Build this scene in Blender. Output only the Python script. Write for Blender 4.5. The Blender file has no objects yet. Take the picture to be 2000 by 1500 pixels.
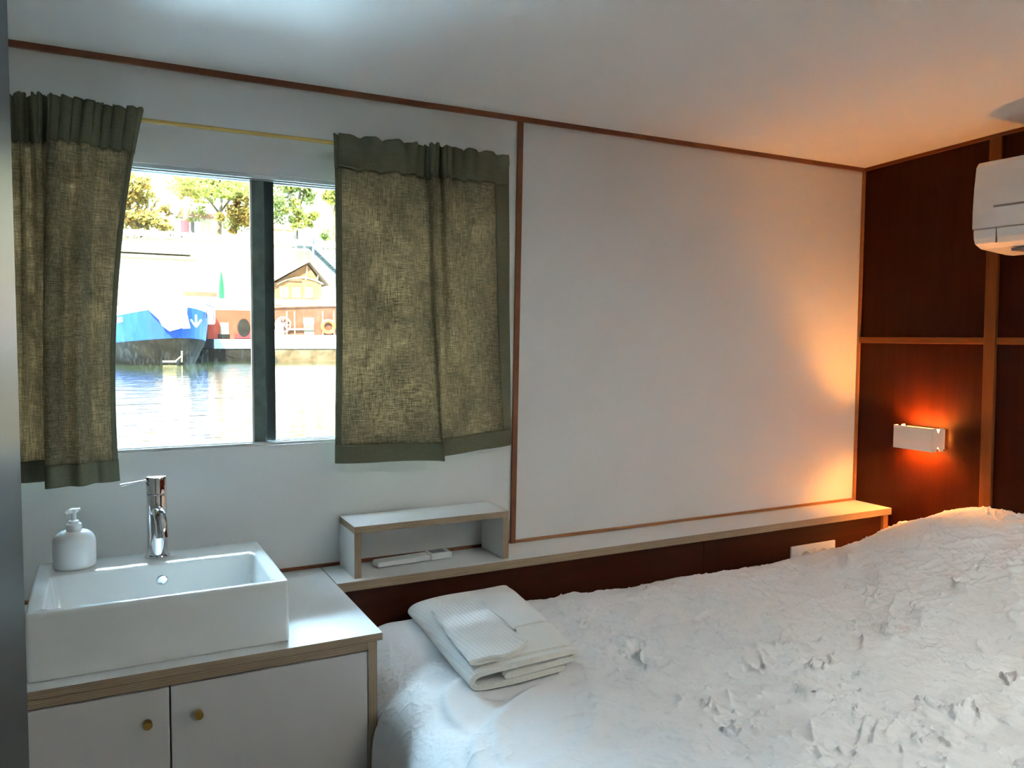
import bpy, bmesh, math, random
import numpy as np
from mathutils import Vector, Matrix, noise
random.seed(7); rng = np.random.default_rng(7)
PI = math.pi
scene = bpy.context.scene
COL = scene.collection

# ------------------------------------------------------------------ camera
YAW, PIT, ROL, FPX = .478155, .0579286, .0066012, 1562.55
EYE = Vector((0, 0, 1.43))
_f = Vector((math.sin(YAW)*math.cos(PIT), math.cos(YAW)*math.cos(PIT), -math.sin(PIT)))
_r0 = Vector((math.cos(YAW), -math.sin(YAW), 0)); _u0 = _r0.cross(_f)
_r = math.cos(ROL)*_r0 + math.sin(ROL)*_u0
_u = -math.sin(ROL)*_r0 + math.cos(ROL)*_u0
cd = bpy.data.cameras.new('camera'); cam = bpy.data.objects.new('camera', cd); COL.objects.link(cam)
cd.sensor_fit = 'HORIZONTAL'; cd.sensor_width = 36; cd.lens = FPX*36/2000; cd.clip_start = .02; cd.clip_end = 600
M = Matrix((( _r.x, _u.x, -_f.x, 0), (_r.y, _u.y, -_f.y, 0), (_r.z, _u.z, -_f.z, 1.43), (0, 0, 0, 1)))
cam.matrix_world = M
scene.camera = cam
scene.view_settings.view_transform = 'Standard'; scene.view_settings.look = 'None'
scene.view_settings.gamma = 1; scene.view_settings.use_curve_mapping = False
scene.view_settings.exposure = 1.98

def at(px, py, Y):
    "point at distance Y from the eye along the room's depth"
    d = (px-1000)/FPX*_r - (py-750)/FPX*_u + _f
    return EYE + d*(Y/d.y)

# ------------------------------------------------------------------ world, sun
SKY = 0.4
SKY_FILL = 255.0
SUN = 20.0
world = bpy.data.worlds.new('world'); scene.world = world; world.use_nodes = True
wn = world.node_tree; wn.nodes.clear()
sky = wn.nodes.new('ShaderNodeTexSky'); sky.sky_type = 'NISHITA'; sky.sun_disc = False
sky.sun_elevation = math.radians(34); sky.sun_rotation = math.radians(200); sky.air_density = 1.2; sky.dust_density = 1.0
bg = wn.nodes.new('ShaderNodeBackground'); bg.inputs[1].default_value = SKY
wo = wn.nodes.new('ShaderNodeOutputWorld')
wn.links.new(sky.outputs[0], bg.inputs[0])
# bright sky patch added high over the far bank, unseen, to light the cabin
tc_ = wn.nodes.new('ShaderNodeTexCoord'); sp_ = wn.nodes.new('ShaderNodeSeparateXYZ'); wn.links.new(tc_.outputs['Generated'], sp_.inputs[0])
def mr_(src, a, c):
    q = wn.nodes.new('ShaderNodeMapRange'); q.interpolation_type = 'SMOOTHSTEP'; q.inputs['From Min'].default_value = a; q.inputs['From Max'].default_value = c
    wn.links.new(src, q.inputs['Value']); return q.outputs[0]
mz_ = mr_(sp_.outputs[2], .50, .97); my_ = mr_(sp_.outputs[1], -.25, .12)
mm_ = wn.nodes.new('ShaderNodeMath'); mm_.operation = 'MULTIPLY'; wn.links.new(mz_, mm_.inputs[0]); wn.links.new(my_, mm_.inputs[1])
m2_ = wn.nodes.new('ShaderNodeMath'); m2_.operation = 'MULTIPLY'; m2_.inputs[1].default_value = SKY_FILL; wn.links.new(mm_.outputs[0], m2_.inputs[0])
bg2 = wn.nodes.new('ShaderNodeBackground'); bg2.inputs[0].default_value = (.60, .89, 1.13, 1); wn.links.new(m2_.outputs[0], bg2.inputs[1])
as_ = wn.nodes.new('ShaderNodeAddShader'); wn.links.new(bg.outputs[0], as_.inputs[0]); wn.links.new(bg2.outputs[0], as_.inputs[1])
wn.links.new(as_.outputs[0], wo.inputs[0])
sd = bpy.data.lights.new('sun', 'SUN'); sd.energy = SUN; sd.angle = .009; sd.color = (1, .93, .80)
so = bpy.data.objects.new('sun', sd); COL.objects.link(so)
so.rotation_euler = Vector((.30, .78, -.55)).to_track_quat('-Z', 'Y').to_euler()
pd = bpy.data.lights.new('window_portal', 'AREA'); pd.shape = 'RECTANGLE'; pd.size = 1.33; pd.size_y = .70
pd.cycles.is_portal = True
po = bpy.data.objects.new('window_portal', pd); COL.objects.link(po)
po.location = (.365, 2.235, 1.495); po.rotation_euler = (-PI/2, 0, 0)

# ------------------------------------------------------------------ materials
MATS = {}
def nt(name):
    m = bpy.data.materials.new(name); m.use_nodes = True; MATS[name] = m
    n = m.node_tree; return m, n, n.nodes['Principled BSDF'], n.nodes['Material Output']
def setp(b, col=None, rough=None, metal=None, **k):
    if col is not None: b.inputs['Base Color'].default_value = (*col, 1)
    if rough is not None: b.inputs['Roughness'].default_value = rough
    if metal is not None: b.inputs['Metallic'].default_value = metal
    for kk, v in k.items(): b.inputs[kk.replace('_', ' ')].default_value = v
def N(n, t, **k):
    x = n.nodes.new('ShaderNode'+t)
    for a, v in k.items(): setattr(x, a, v)
    return x
def tex_noise(n, scale, detail=4, rough=.55, vec=None, dist=0):
    t = N(n, 'TexNoise'); t.inputs['Scale'].default_value = scale; t.inputs['Detail'].default_value = detail
    t.inputs['Roughness'].default_value = rough; t.inputs['Distortion'].default_value = dist
    if vec: n.links.new(vec, t.inputs['Vector'])
    return t
def coords(n, scale=(1, 1, 1), rot=(0, 0, 0), kind='Object'):
    c = N(n, 'TexCoord'); mp = N(n, 'Mapping'); mp.inputs['Scale'].default_value = scale; mp.inputs['Rotation'].default_value = rot
    n.links.new(c.outputs[kind], mp.inputs['Vector']); return mp.outputs['Vector']
def ramp(n, src, stops, interp='LINEAR'):
    r = N(n, 'ValToRGB'); r.color_ramp.interpolation = interp
    e = r.color_ramp.elements
    while len(e) > 1: e.remove(e[-1])
    e[0].position = stops[0][0]; e[0].color = (*stops[0][1], 1)
    for p, c in stops[1:]:
        x = e.new(p); x.color = (*c, 1)
    n.links.new(src, r.inputs[0]); return r.outputs[0]
def bump(n, b, h, strength=.2, dist=.002):
    x = N(n, 'Bump'); x.inputs['Strength'].default_value = strength; x.inputs['Distance'].default_value = dist
    n.links.new(h, x.inputs['Height']); n.links.new(x.outputs[0], b.inputs['Normal']); return x
EXTERIOR = False
def plain(name, col, rough=.5, metal=0, var=.06, scale=12, bmp=0, bscale=200, **k):
    m, n, b, o = nt(name); setp(b, col, rough, metal, **k)
    if EXTERIOR: b.inputs['Specular IOR Level'].default_value = .12
    t = tex_noise(n, scale, 3, vec=coords(n))
    lo = tuple(max(0, c*(1-var)) for c in col); hi = tuple(min(1, c*(1+var)) for c in col)
    n.links.new(ramp(n, t.outputs[0], [(.3, lo), (.7, hi)]), b.inputs['Base Color'])
    if bmp:
        t2 = tex_noise(n, bscale, 2, vec=coords(n)); bump(n, b, t2.outputs[0], bmp, .001)
    return m
def wood(name, dark, light, scale=(1, 1, 1), rough=.4, bands=30, **k):
    m, n, b, o = nt(name); setp(b, dark, rough, **k)
    v = coords(n, scale)
    a = tex_noise(n, bands, 6, .65, v, .4); c = tex_noise(n, bands*7, 3, .6, v)
    mx = N(n, 'Math', operation='ADD'); mu = N(n, 'Math', operation='MULTIPLY'); mu.inputs[1].default_value = .45
    n.links.new(c.outputs[0], mu.inputs[0]); n.links.new(a.outputs[0], mx.inputs[0]); n.links.new(mu.outputs[0], mx.inputs[1])
    n.links.new(ramp(n, mx.outputs[0], [(.5, dark), (.95, light)]), b.inputs['Base Color'])
    bump(n, b, mx.outputs[0], .08, .001)
    return m
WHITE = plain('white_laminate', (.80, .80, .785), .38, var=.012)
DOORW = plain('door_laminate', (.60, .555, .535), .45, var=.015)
WALLW = plain('white_wall_panel', (.80, .80, .79), .42, var=.015, scale=3)
CEIL = plain('ceiling_paint', (.92, .92, .905), .5, var=.015, scale=2)
# dark panels: vertical grain
DWOOD = wood('mahogany_panel', (.028, .0036, .0009), (.050, .0076, .0018), (1, 1, .05), .45, 40, Specular_IOR_Level=.12)
DWOODH = wood('mahogany_board', (.040, .0085, .003), (.062, .014, .0055), (.05, 1, 1), .45, 40, Specular_IOR_Level=.15)
TRIM = wood('mahogany_trim', (.16, .045, .014), (.26, .085, .028), (.08, 1, .08), .45, 60)
BATTEN = wood('mahogany_batten', (.15, .040, .008), (.22, .065, .015), (1, 1, .08), .5, 60, Specular_IOR_Level=.2)
BATTENH = wood('mahogany_batten_level', (.15, .040, .008), (.22, .065, .015), (1, .08, 1), .5, 60, Specular_IOR_Level=.2)
TRIMO = wood('oak_bead', (.30, .12, .035), (.42, .18, .06), (.1, 1, 1), .45, 50)
FLOORM = wood('floor_boards', (.36, .27, .18), (.52, .41, .29), (1, .06, 1), .45, 20)
def ply(axis):
    m, n, b, o = nt('plywood_edge_'+'xyz'[axis]); setp(b, (.4, .3, .2), .6)
    c = N(n, 'TexCoord'); s = N(n, 'SeparateXYZ'); n.links.new(c.outputs['Object'], s.inputs[0])
    mu = N(n, 'Math', operation='MULTIPLY'); mu.inputs[1].default_value = 1/.0036; n.links.new(s.outputs[axis], mu.inputs[0])
    fr = N(n, 'Math', operation='PINGPONG'); fr.inputs[1].default_value = .5; n.links.new(mu.outputs[0], fr.inputs[0])
    sc = [9, 9, 9]; sc[axis] = 300
    t = tex_noise(n, 1, 3, .6, coords(n, tuple(sc)))
    ad = N(n, 'Math', operation='MULTIPLY_ADD'); ad.inputs[1].default_value = .5; n.links.new(t.outputs[0], ad.inputs[0]); n.links.new(fr.outputs[0], ad.inputs[2])
    n.links.new(ramp(n, ad.outputs[0], [(.22, (.15, .09, .052)), (.45, (.33, .225, .14)), (.75, (.46, .34, .225))]), b.inputs['Base Color'])
    return m
PLY = [ply(0), ply(1), ply(2)]
CERAMIC = plain('white_ceramic', (.82, .82, .80), .12, var=.005, Coat_Weight=.5, Coat_Roughness=.05)
CHROME = plain('chrome', (.80, .81, .83), .06, 1, var=.01)
BRASS = plain('brass', (.62, .42, .14), .28, 1, var=.05)
BRASSD = plain('aged_brass', (.40, .24, .07), .38, 1, var=.1)
ALU = plain('aluminium', (.60, .64, .64), .32, .8, var=.04)
STILE = plain('green_grey_stile', (.13, .17, .15), .5, .2, var=.25, scale=30)
STILED = plain('black_green_stile', (.018, .024, .020), .5, 0, var=.3, scale=30)
RUBBER = plain('dark_seal', (.03, .035, .035), .6)
SOAP = plain('bottle_plastic', (.80, .82, .80), .25, var=.01, Subsurface_Weight=.1)
PUMP = plain('pump_plastic', (.85, .87, .87), .3, var=.01)
PLAST = plain('white_plastic', (.80, .80, .79), .35, var=.01)
PLASTG = plain('grey_display', (.20, .20, .25), .3)
GREY = plain('grey_slit', (.18, .18, .18), .5)
PANEL = plain('dark_satin_metal', (.028, .029, .029), .36, .0, var=.08, scale=60, bmp=.05, bscale=400, Specular_IOR_Level=.09)

def cloth_mat(name, col, trans, fleck, wscale=620, tmix=.5, contrast=1.0):
    m, n, b, o = nt(name); n.nodes.remove(b)
    v = coords(n)
    wx = tex_noise(n, 1, 3, .7, coords(n, (wscale, wscale, wscale*.05)))
    wz = tex_noise(n, 1, 3, .7, coords(n, (wscale*.07, wscale*.07, wscale)))
    big = tex_noise(n, 9, 3, .6, v)
    ml = N(n, 'Math', operation='MULTIPLY'); n.links.new(wx.outputs[0], ml.inputs[0]); n.links.new(wz.outputs[0], ml.inputs[1])
    m2 = N(n, 'Math', operation='MULTIPLY'); n.links.new(ml.outputs[0], m2.inputs[0]); n.links.new(ramp(n, big.outputs[0], [(.3, (.43,)*3), (.7, (.57,)*3)]), m2.inputs[1])
    d = N(n, 'BsdfDiffuse'); t = N(n, 'BsdfTranslucent'); mx = N(n, 'MixShader')
    dc = ramp(n, ml.outputs[0], [(.15, tuple(c*.86 for c in col)), (.36, tuple(c*1.12 for c in col))])
    n.links.new(dc, d.inputs[0])
    tc = ramp(n, m2.outputs[0], [(.085, trans), (.135, tuple(a*.6+f*.4 for a, f in zip(trans, fleck))), (.19, fleck)])
    n.links.new(tc, t.inputs[0]); mx.inputs[0].default_value = tmix
    n.links.new(d.outputs[0], mx.inputs[1]); n.links.new(t.outputs[0], mx.inputs[2])
    bp = N(n, 'Bump'); bp.inputs['Strength'].default_value = .35; bp.inputs['Distance'].default_value = .001
    n.links.new(ml.outputs[0], bp.inputs['Height']); n.links.new(bp.outputs[0], d.inputs['Normal'])
    n.links.new(mx.outputs[0], o.inputs[0]); return m
CURT = cloth_mat('olive_linen', (.27, .25, .17), (.060, .044, .026), (.66, .51, .33))
CURTD = cloth_mat('olive_linen_double', (.24, .235, .155), (.010, .009, .006), (.02, .017, .011), tmix=.35)

def glass_mat():
    m, n, b, o = nt('window_glass'); n.nodes.remove(b)
    t = N(n, 'BsdfTransparent'); t.inputs[0].default_value = (.93, .95, .94, 1)
    g = N(n, 'BsdfGlossy'); g.inputs['Roughness'].default_value = .02
    f = N(n, 'Fresnel'); f.inputs[0].default_value = 1.45; mx = N(n, 'MixShader')
    n.links.new(f.outputs[0], mx.inputs[0]); n.links.new(t.outputs[0], mx.inputs[1]); n.links.new(g.outputs[0], mx.inputs[2])
    # specks and water marks of dirt
    d = N(n, 'BsdfTranslucent'); d.inputs[0].default_value = (.5, .5, .47, 1); mx2 = N(n, 'MixShader')
    v = tex_noise(n, 1, 3, .6, coords(n, (220, 220, 60))); v2 = tex_noise(n, 5, 2, .5, coords(n))
    mu = N(n, 'Math', operation='MULTIPLY'); n.links.new(v.outputs[0], mu.inputs[0]); n.links.new(v2.outputs[0], mu.inputs[1])
    r = ramp(n, mu.outputs[0], [(.28, (.0002,)*3), (.44, (.006,)*3)])
    n.links.new(r, mx2.inputs[0]); n.links.new(mx.outputs[0], mx2.inputs[1]); n.links.new(d.outputs[0], mx2.inputs[2])
    n.links.new(mx2.outputs[0], o.inputs[0]); return m
GLASS = glass_mat()

def linen(name, col, fine=.35):
    m, n, b, o = nt(name); setp(b, col, .85, Sheen_Weight=.15)
    v = coords(n)
    # crinkled cotton: ridged noise at two scales
    def ridged(s, dist):
        t = tex_noise(n, s, 2, .5, v, dist)
        a = N(n, 'Math', operation='SUBTRACT'); a.inputs[1].default_value = .5; n.links.new(t.outputs[0], a.inputs[0])
        c = N(n, 'Math', operation='ABSOLUTE'); n.links.new(a.outputs[0], c.inputs[0])
        e = N(n, 'Math', operation='MULTIPLY'); e.inputs[1].default_value = -6; n.links.new(c.outputs[0], e.inputs[0])
        f = N(n, 'Math', operation='EXPONENT'); n.links.new(e.outputs[0], f.inputs[0]); return f.outputs[0]
    r1 = ridged(17, .25); r2 = ridged(42, .2)
    mk = tex_noise(n, 3.2, 2, .5, v); mr = ramp(n, mk.outputs[0], [(.38, (.15,)*3), (.62, (1,)*3)])
    a1 = N(n, 'Math', operation='MULTIPLY_ADD'); a1.inputs[1].default_value = .35; n.links.new(r2, a1.inputs[0]); n.links.new(r1, a1.inputs[2])
    a2 = N(n, 'Math', operation='MULTIPLY'); n.links.new(a1.outputs[0], a2.inputs[0]); n.links.new(mr, a2.inputs[1])
    bp = bump(n, b, a2.outputs[0], fine, .010)
    return m
DUVETM = linen('white_cotton', (.82, .805, .81), .45)
SHEETM = plain('mattress_cloth', (.7, .7, .68), .9)
def waffle_mat(name, col, sc, st):
    m, n, b, o = nt(name); setp(b, col, .95, Sheen_Weight=.3)
    c = N(n, 'TexCoord'); s = N(n, 'SeparateXYZ'); n.links.new(c.outputs['Object'], s.inputs[0])
    outs = []
    for ax in (0, 1):
        mu = N(n, 'Math', operation='MULTIPLY'); mu.inputs[1].default_value = sc; n.links.new(s.outputs[ax], mu.inputs[0])
        q = N(n, 'Math', operation='SINE'); n.links.new(mu.outputs[0], q.inputs[0]); outs.append(q.outputs[0])
    mx = N(n, 'Math', operation='MAXIMUM'); n.links.new(outs[0], mx.inputs[0]); n.links.new(outs[1], mx.inputs[1])
    fz = tex_noise(n, 500, 2, .6, coords(n))
    ad = N(n, 'Math', operation='MULTIPLY_ADD'); ad.inputs[1].default_value = .8; n.links.new(fz.outputs[0], ad.inputs[0]); n.links.new(mx.outputs[0], ad.inputs[2])
    bump(n, b, ad.outputs[0], st, .0018)
    n.links.new(ramp(n, mx.outputs[0], [(0, tuple(x*.9 for x in col)), (.6, col)]), b.inputs['Base Color'])
    return m
TOWEL = waffle_mat('cream_towelling', (.88, .865, .82), 900, .3)
WAFFLE = waffle_mat('waffle_cotton', (.89, .875, .85), 620, .45)
HEMT = plain('towel_hem', (.76, .72, .64), .9, var=.1, scale=300, bmp=.4, bscale=600)

# ------------------------------------------------------------------ mesh helpers
class MB:
    def __init__(s): s.v = []; s.f = []; s.mi = []
    def quad(s, a, b, c, d, m=0):
        i = len(s.v); s.v += [tuple(a), tuple(b), tuple(c), tuple(d)]; s.f.append((i, i+1, i+2, i+3)); s.mi.append(m)
    def box(s, x0, x1, y0, y1, z0, z1, m=0, ms=None):
        i = len(s.v)
        s.v += [(x0, y0, z0), (x1, y0, z0), (x1, y1, z0), (x0, y1, z0), (x0, y0, z1), (x1, y0, z1), (x1, y1, z1), (x0, y1, z1)]
        fs = [(0, 4, 7, 3), (1, 2, 6, 5), (0, 1, 5, 4), (3, 7, 6, 2), (0, 3, 2, 1), (4, 5, 6, 7)]  # -x +x -y +y -z +z
        for k, f in enumerate(fs):
            s.f.append(tuple(i+j for j in f)); s.mi.append(ms[k] if ms else m)
    def hexa(s, p, m=0):
        "eight corners: bottom ring then top ring"
        i = len(s.v); s.v += [tuple(q) for q in p]
        for f in [(0, 4, 7, 3), (1, 2, 6, 5), (0, 1, 5, 4), (3, 7, 6, 2), (0, 3, 2, 1), (4, 5, 6, 7)]:
            s.f.append(tuple(i+j for j in f)); s.mi.append(m)
    def bar(s, a, b, w, h=None, m=0):
        a = Vector(a); b = Vector(b); h = h or w; d = (b-a).normalized()
        up = Vector((0, 0, 1)) if abs(d.z) < .95 else Vector((0, 1, 0))
        x = d.cross(up).normalized()*w/2; y = x.cross(d).normalized()*h/2
        s.hexa([a-x-y, a+x-y, b+x-y, b-x-y, a-x+y, a+x+y, b+x+y, b-x+y], m)
    def lathe(s, prof, c=(0, 0, 0), n=32, m=0, rot=None, sx=1, sy=1):
        c = Vector(c); R = rot or Matrix.Identity(3); i0 = len(s.v)
        for r, z in prof:
            for k in range(n):
                a = 2*PI*k/n; s.v.append(tuple(c + R @ Vector((r*math.cos(a)*sx, r*math.sin(a)*sy, z))))
        for j in range(len(prof)-1):
            for k in range(n):
                a = i0+j*n+k; b = i0+j*n+(k+1) % n; s.f.append((a, b, b+n, a+n)); s.mi.append(m)
        s.f.append(tuple(i0+k for k in range(n))[::-1]); s.mi.append(m)
        s.f.append(tuple(i0+(len(prof)-1)*n+k for k in range(n))); s.mi.append(m)
    def tube(s, pts, rad, n=16, m=0, cap=True):
        pts = [Vector(p) for p in pts]; i0 = len(s.v); nrm = None
        for j, p in enumerate(pts):
            t = (pts[min(j+1, len(pts)-1)]-pts[max(j-1, 0)]).normalized()
            if nrm is None: nrm = t.orthogonal().normalized()
            nrm = (nrm - t*nrm.dot(t)).normalized(); bn = t.cross(nrm)
            r = rad[j] if hasattr(rad, '__len__') else rad
            for k in range(n):
                a = 2*PI*k/n; s.v.append(tuple(p + r*(math.cos(a)*nrm+math.sin(a)*bn)))
        for j in range(len(pts)-1):
            for k in range(n):
                a = i0+j*n+k; b = i0+j*n+(k+1) % n; s.f.append((a, b, b+n, a+n)); s.mi.append(m)
        if cap:
            s.f.append(tuple(i0+k for k in range(n))[::-1]); s.mi.append(m)
            s.f.append(tuple(i0+(len(pts)-1)*n+k for k in range(n))); s.mi.append(m)
    def prism(s, prof, axis, a0, a1, m=0):
        "closed profile of 2D points extruded along an axis; the two other axes take the profile in order"
        n = len(prof); i0 = len(s.v)
        for a in (a0, a1):
            for p in prof:
                q = [p[0], p[1]]; q.insert(axis, a); s.v.append(tuple(q))
        for k in range(n):
            s.f.append((i0+k, i0+(k+1) % n, i0+n+(k+1) % n, i0+n+k)); s.mi.append(m)
        s.f.append(tuple(i0+k for k in range(n))[::-1]); s.mi.append(m)
        s.f.append(tuple(i0+n+k for k in range(n))); s.mi.append(m)
    def grid(s, P, m=0, closed=False):
        nu = len(P); nv = len(P[0]); i0 = len(s.v)
        for r in P: s.v += [tuple(q) for q in r]
        for i in range(nu-1):
            for j in range(nv-(0 if closed else 1)):
                a = i0+i*nv+j; b = i0+i*nv+(j+1) % nv
                s.f.append((a, b, b+nv, a+nv)); s.mi.append(m)
    def build(s, name, mats, parent=None, bevel=0, smooth=False, solid=0, sub=0, auto=None):
        me = bpy.data.meshes.new(name); me.from_pydata(s.v, [], s.f)
        mats = mats if isinstance(mats, (list, tuple)) else [mats]
        for m in mats: me.materials.append(m)
        me.polygons.foreach_set('material_index', s.mi)
        bm = bmesh.new(); bm.from_mesh(me); bmesh.ops.recalc_face_normals(bm, faces=bm.faces); bm.to_mesh(me); bm.free()
        if smooth or auto: me.polygons.foreach_set('use_smooth', [True]*len(me.polygons))
        me.update()
        o = bpy.data.objects.new(name, me); COL.objects.link(o)
        if parent: 
            o.parent = parent
            o.matrix_parent_inverse = Matrix.Translation(-Vector(parent.location))
        if auto:
            e = o.modifiers.new('w', 'WEIGHTED_NORMAL') if False else None
            me.set_sharp_from_angle(angle=math.radians(auto))
        if solid:
            q = o.modifiers.new('s', 'SOLIDIFY'); q.thickness = solid; q.offset = 0
        if bevel:
            q = o.modifiers.new('b', 'BEVEL'); q.width = bevel; q.segments = 2; q.limit_method = 'ANGLE'; q.angle_limit = math.radians(40)
        if sub:
            q = o.modifiers.new('u', 'SUBSURF'); q.levels = sub; q.render_levels = sub
        return o
def thing(name, label, cat, loc=(0, 0, 0), group=None):
    o = bpy.data.objects.new(name, None); o.empty_display_size = .05; COL.objects.link(o); o.location = loc
    o['label'] = label; o['category'] = cat
    if group: o['group'] = group
    return o
def tag(o, label, cat, group=None, kind=None):
    o['label'] = label; o['category'] = cat
    if group: o['group'] = group
    if kind: o['kind'] = kind
    return o
def struct(o, label=None):
    o['kind'] = 'structure'
    if label: o['label'] = label
    return o

# ------------------------------------------------------------------ room shell
WY, WX, WL, WF = 2.155, 2.64, -.90, -1.70
def zc(y):
    d = WY-y; return 2.088 + .042*d - .0075*d*d
WX0, WX1, WZ0, WZ1 = -.36, 1.035, 1.142, 1.847     # window opening
T = .06
b = MB()
b.box(WL, WX0, WY, WY+T, -.05, 2.3); b.box(WX1, WX+.06, WY, WY+T, -.05, 2.3)
b.box(WX0, WX1, WY, WY+T, -.05, WZ0); b.box(WX0, WX1, WY, WY+T, WZ1, 2.3)
struct(b.build('wall_back', WALLW), 'white panelled wall with the window')
b = MB(); b.box(WX, WX+.05, WF-.05, WY, -.05, 2.3)
struct(b.build('wall_right', DWOOD), 'dark red-brown wood panelled wall behind the bed')
b = MB(); b.box(WL-.05, WL, WF-.05, WY+T, -.05, 2.3); struct(b.build('wall_left', WALLW))
b = MB(); b.box(WL, WX, WF-.05, WF, -.05, 2.3); struct(b.build('wall_front', WALLW))
b = MB(); b.box(WL-.05, WX+.05, WF-.05, WY+T, -.08, 0); struct(b.build('floor', FLOORM))
HX0, HX1, HY0, HY1 = 1.30, 2.20, -.50, .42          # opening for an added opal ceiling hatch, out of view, to light the bed
b = MB(); ys = sorted([WF-.05+(WY+T-WF+.05)*i/30 for i in range(31)]+[HY0, HY1])
for y0, y1 in zip(ys[:-1], ys[1:]):
    for (xa_, xb_) in (((WL-.05, HX0), (HX1, WX+.05)) if HY0-1e-6 <= y0 and y1 <= HY1+1e-6 else ((WL-.05, HX0), (HX0, HX1), (HX1, WX+.05))):
        b.hexa([(xa_, y0, zc(y0)), (xb_, y0, zc(y0)), (xb_, y1, zc(y1)), (xa_, y1, zc(y1)),
                (xa_, y0, 2.32), (xb_, y0, 2.32), (xb_, y1, 2.32), (xa_, y1, 2.32)])
o = struct(b.build('ceiling', CEIL, auto=20), 'white gently arched ceiling')
me = o.data; bm = bmesh.new(); bm.from_mesh(me); bmesh.ops.remove_doubles(bm, verts=bm.verts, dist=1e-4); bm.to_mesh(me); bm.free()

m, n_h, b_h, o_h = nt('added_hatch_acrylic'); n_h.nodes.remove(b_h)
tl_ = N(n_h, 'BsdfTranslucent'); tl_.inputs[0].default_value = (.262, .228, .198, 1); n_h.links.new(tl_.outputs[0], o_h.inputs[0])
hw = bpy.data.objects.new('added_hatch', None); COL.objects.link(hw); hw.location = ((HX0+HX1)/2, (HY0+HY1)/2, 2.3); struct(hw)  # unseen hatch, added for soft daylight on the bed
b = MB(); b.box(HX0, HX1, HY0, HY1, 2.30, 2.306); b.build('added_hatch_pane', m, hw)
# trims on the window wall
def trim(n, mb, mat, bevel=.0015): return struct(mb.build('trim_%d' % n, mat, bevel=bevel))
b = MB(); b.box(WL, WX, WY-.012, WY-.0005, 2.074, 2.089); trim(1, b, TRIM)
b = MB(); tx, bx = 1.1285, 1.1115
b.hexa([(bx, WY-.010, .800), (bx+.0165, WY-.010, .800), (bx+.0165, WY-.0005, .800), (bx, WY-.0005, .800),
        (tx, WY-.010, 2.074), (tx+.0175, WY-.010, 2.074), (tx+.0175, WY-.0005, 2.074), (tx, WY-.0005, 2.074)]); trim(2, b, TRIM)
b = MB(); b.box(WL, bx, WY-.009, WY-.0005, .8005, .809); trim(3, b, TRIM)
b = MB(); b.box(bx+.017, WX-.012, WY-.009, WY-.0005, .8005, .809); trim(4, b, TRIMO)
b = MB(); b.box(WX-.011, WX-.0005, WY-.011, WY-.0005, .8005, 2.074); trim(5, b, TRIMO)
# battens on the wood wall
b = MB(); xb = WX-.014
b.hexa([(xb, 1.600, .3), (WX-.0005, 1.600, .3), (WX-.0005, 1.638, .3), (xb, 1.638, .3),
        (xb, 1.618, zc(1.62)-.013), (WX-.0005, 1.618, zc(1.62)-.013), (WX-.0005, 1.658, zc(1.62)-.013), (xb, 1.658, zc(1.62)-.013)]); trim(6, b, BATTEN)
b = MB(); b.box(xb+.001, WX-.0005, 1.651, WY-.012, 1.418, 1.441); b.box(xb+.001, WX-.0005, WF, 1.609, 1.418, 1.441); trim(7, b, BATTENH)
b = MB(); n_ = 24; yy = [WF+(WY-.012-WF)*i/n_ for i in range(n_+1)]
for i in range(n_):
    y0, y1 = yy[i], yy[i+1]; xa, xz = WX-.010, WX-.0005
    b.hexa([(xa, y0, zc(y0)-.012), (xz, y0, zc(y0)-.012), (xz, y1, zc(y1)-.012), (xa, y1, zc(y1)-.012), (xa, y0, zc(y0)-.0005), (xz, y0, zc(y0)-.0005), (xz, y1, zc(y1)-.0005), (xa, y1, zc(y1)-.0005)])
trim(8, b, BATTENH, 0)

# near door leaf / partition edge at the left of the picture
b = MB(); b.box(-.135, -.0905, .25, 1.195, .02, 2.09)
d1 = struct(b.build('door_1', PANEL, bevel=.002), 'dark satin metal door edge at the left of the picture')

# ------------------------------------------------------------------ the window
w1 = bpy.data.objects.new('window_1', None); COL.objects.link(w1); w1.location = (.34, WY, WZ0); struct(w1, 'sliding boat window with metal track frame')
b = MB(); e = .0005
for (y0, y1, t) in ((WY+.008, WY+.016, .010), (WY+.016, WY+.022, .003), (WY+.022, WY+.029, .013), (WY+.029, WY+.044, .006), (WY+.044, WY+.055, .015)):
    b.box(WX0+e, WX1-e, y0, y1, WZ1-t, WZ1-e); b.box(WX0+e, WX1-e, y0, y1, WZ0+e, WZ0+t*.7)
    b.box(WX0+e, WX0+t, y0, y1, WZ0+t*.7, WZ1-t); b.box(WX1-t, WX1-e, y0, y1, WZ0+t*.7, WZ1-t)
b.build('window_frame', ALU, w1)
b = MB(); b.box(WX0+.005, WX1-.005, WY+.0155, WY+.0235, WZ1-.0075, WZ1-.0045); b.build('seal', RUBBER, w1)
b = MB(); b.box(.3650, .3955, WY+.026, WY+.036, WZ0+.006, WZ1-.011); b.build('left_stile', STILE, w1, bevel=.002)
b = MB(); b.box(.3600, .3655, WY+.028, WY+.034, WZ0+.006, WZ1-.011); b.build('seal', ALU, w1)
b = MB(); b.box(.3945, .4225, WY+.038, WY+.050, WZ0+.006, WZ1-.011); b.build('right_stile', STILED, w1, bevel=.002)
b = MB(); b.box(WX0+.012, .366, WY+.030, WY+.033, WZ0+.006, WZ1-.011); b.build('pane', GLASS, w1)
b = MB(); b.box(.422, WX1-.014, WY+.043, WY+.046, WZ0+.006, WZ1-.011); b.build('pane', GLASS, w1)
b = MB(); b.box(.985, 1.030, WY+.020, WY+.040, 1.425, 1.545); b.box(.995, 1.010, WY+.006, WY+.020, 1.46, 1.51); b.build('latch', RUBBER, w1, bevel=.004)

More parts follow.
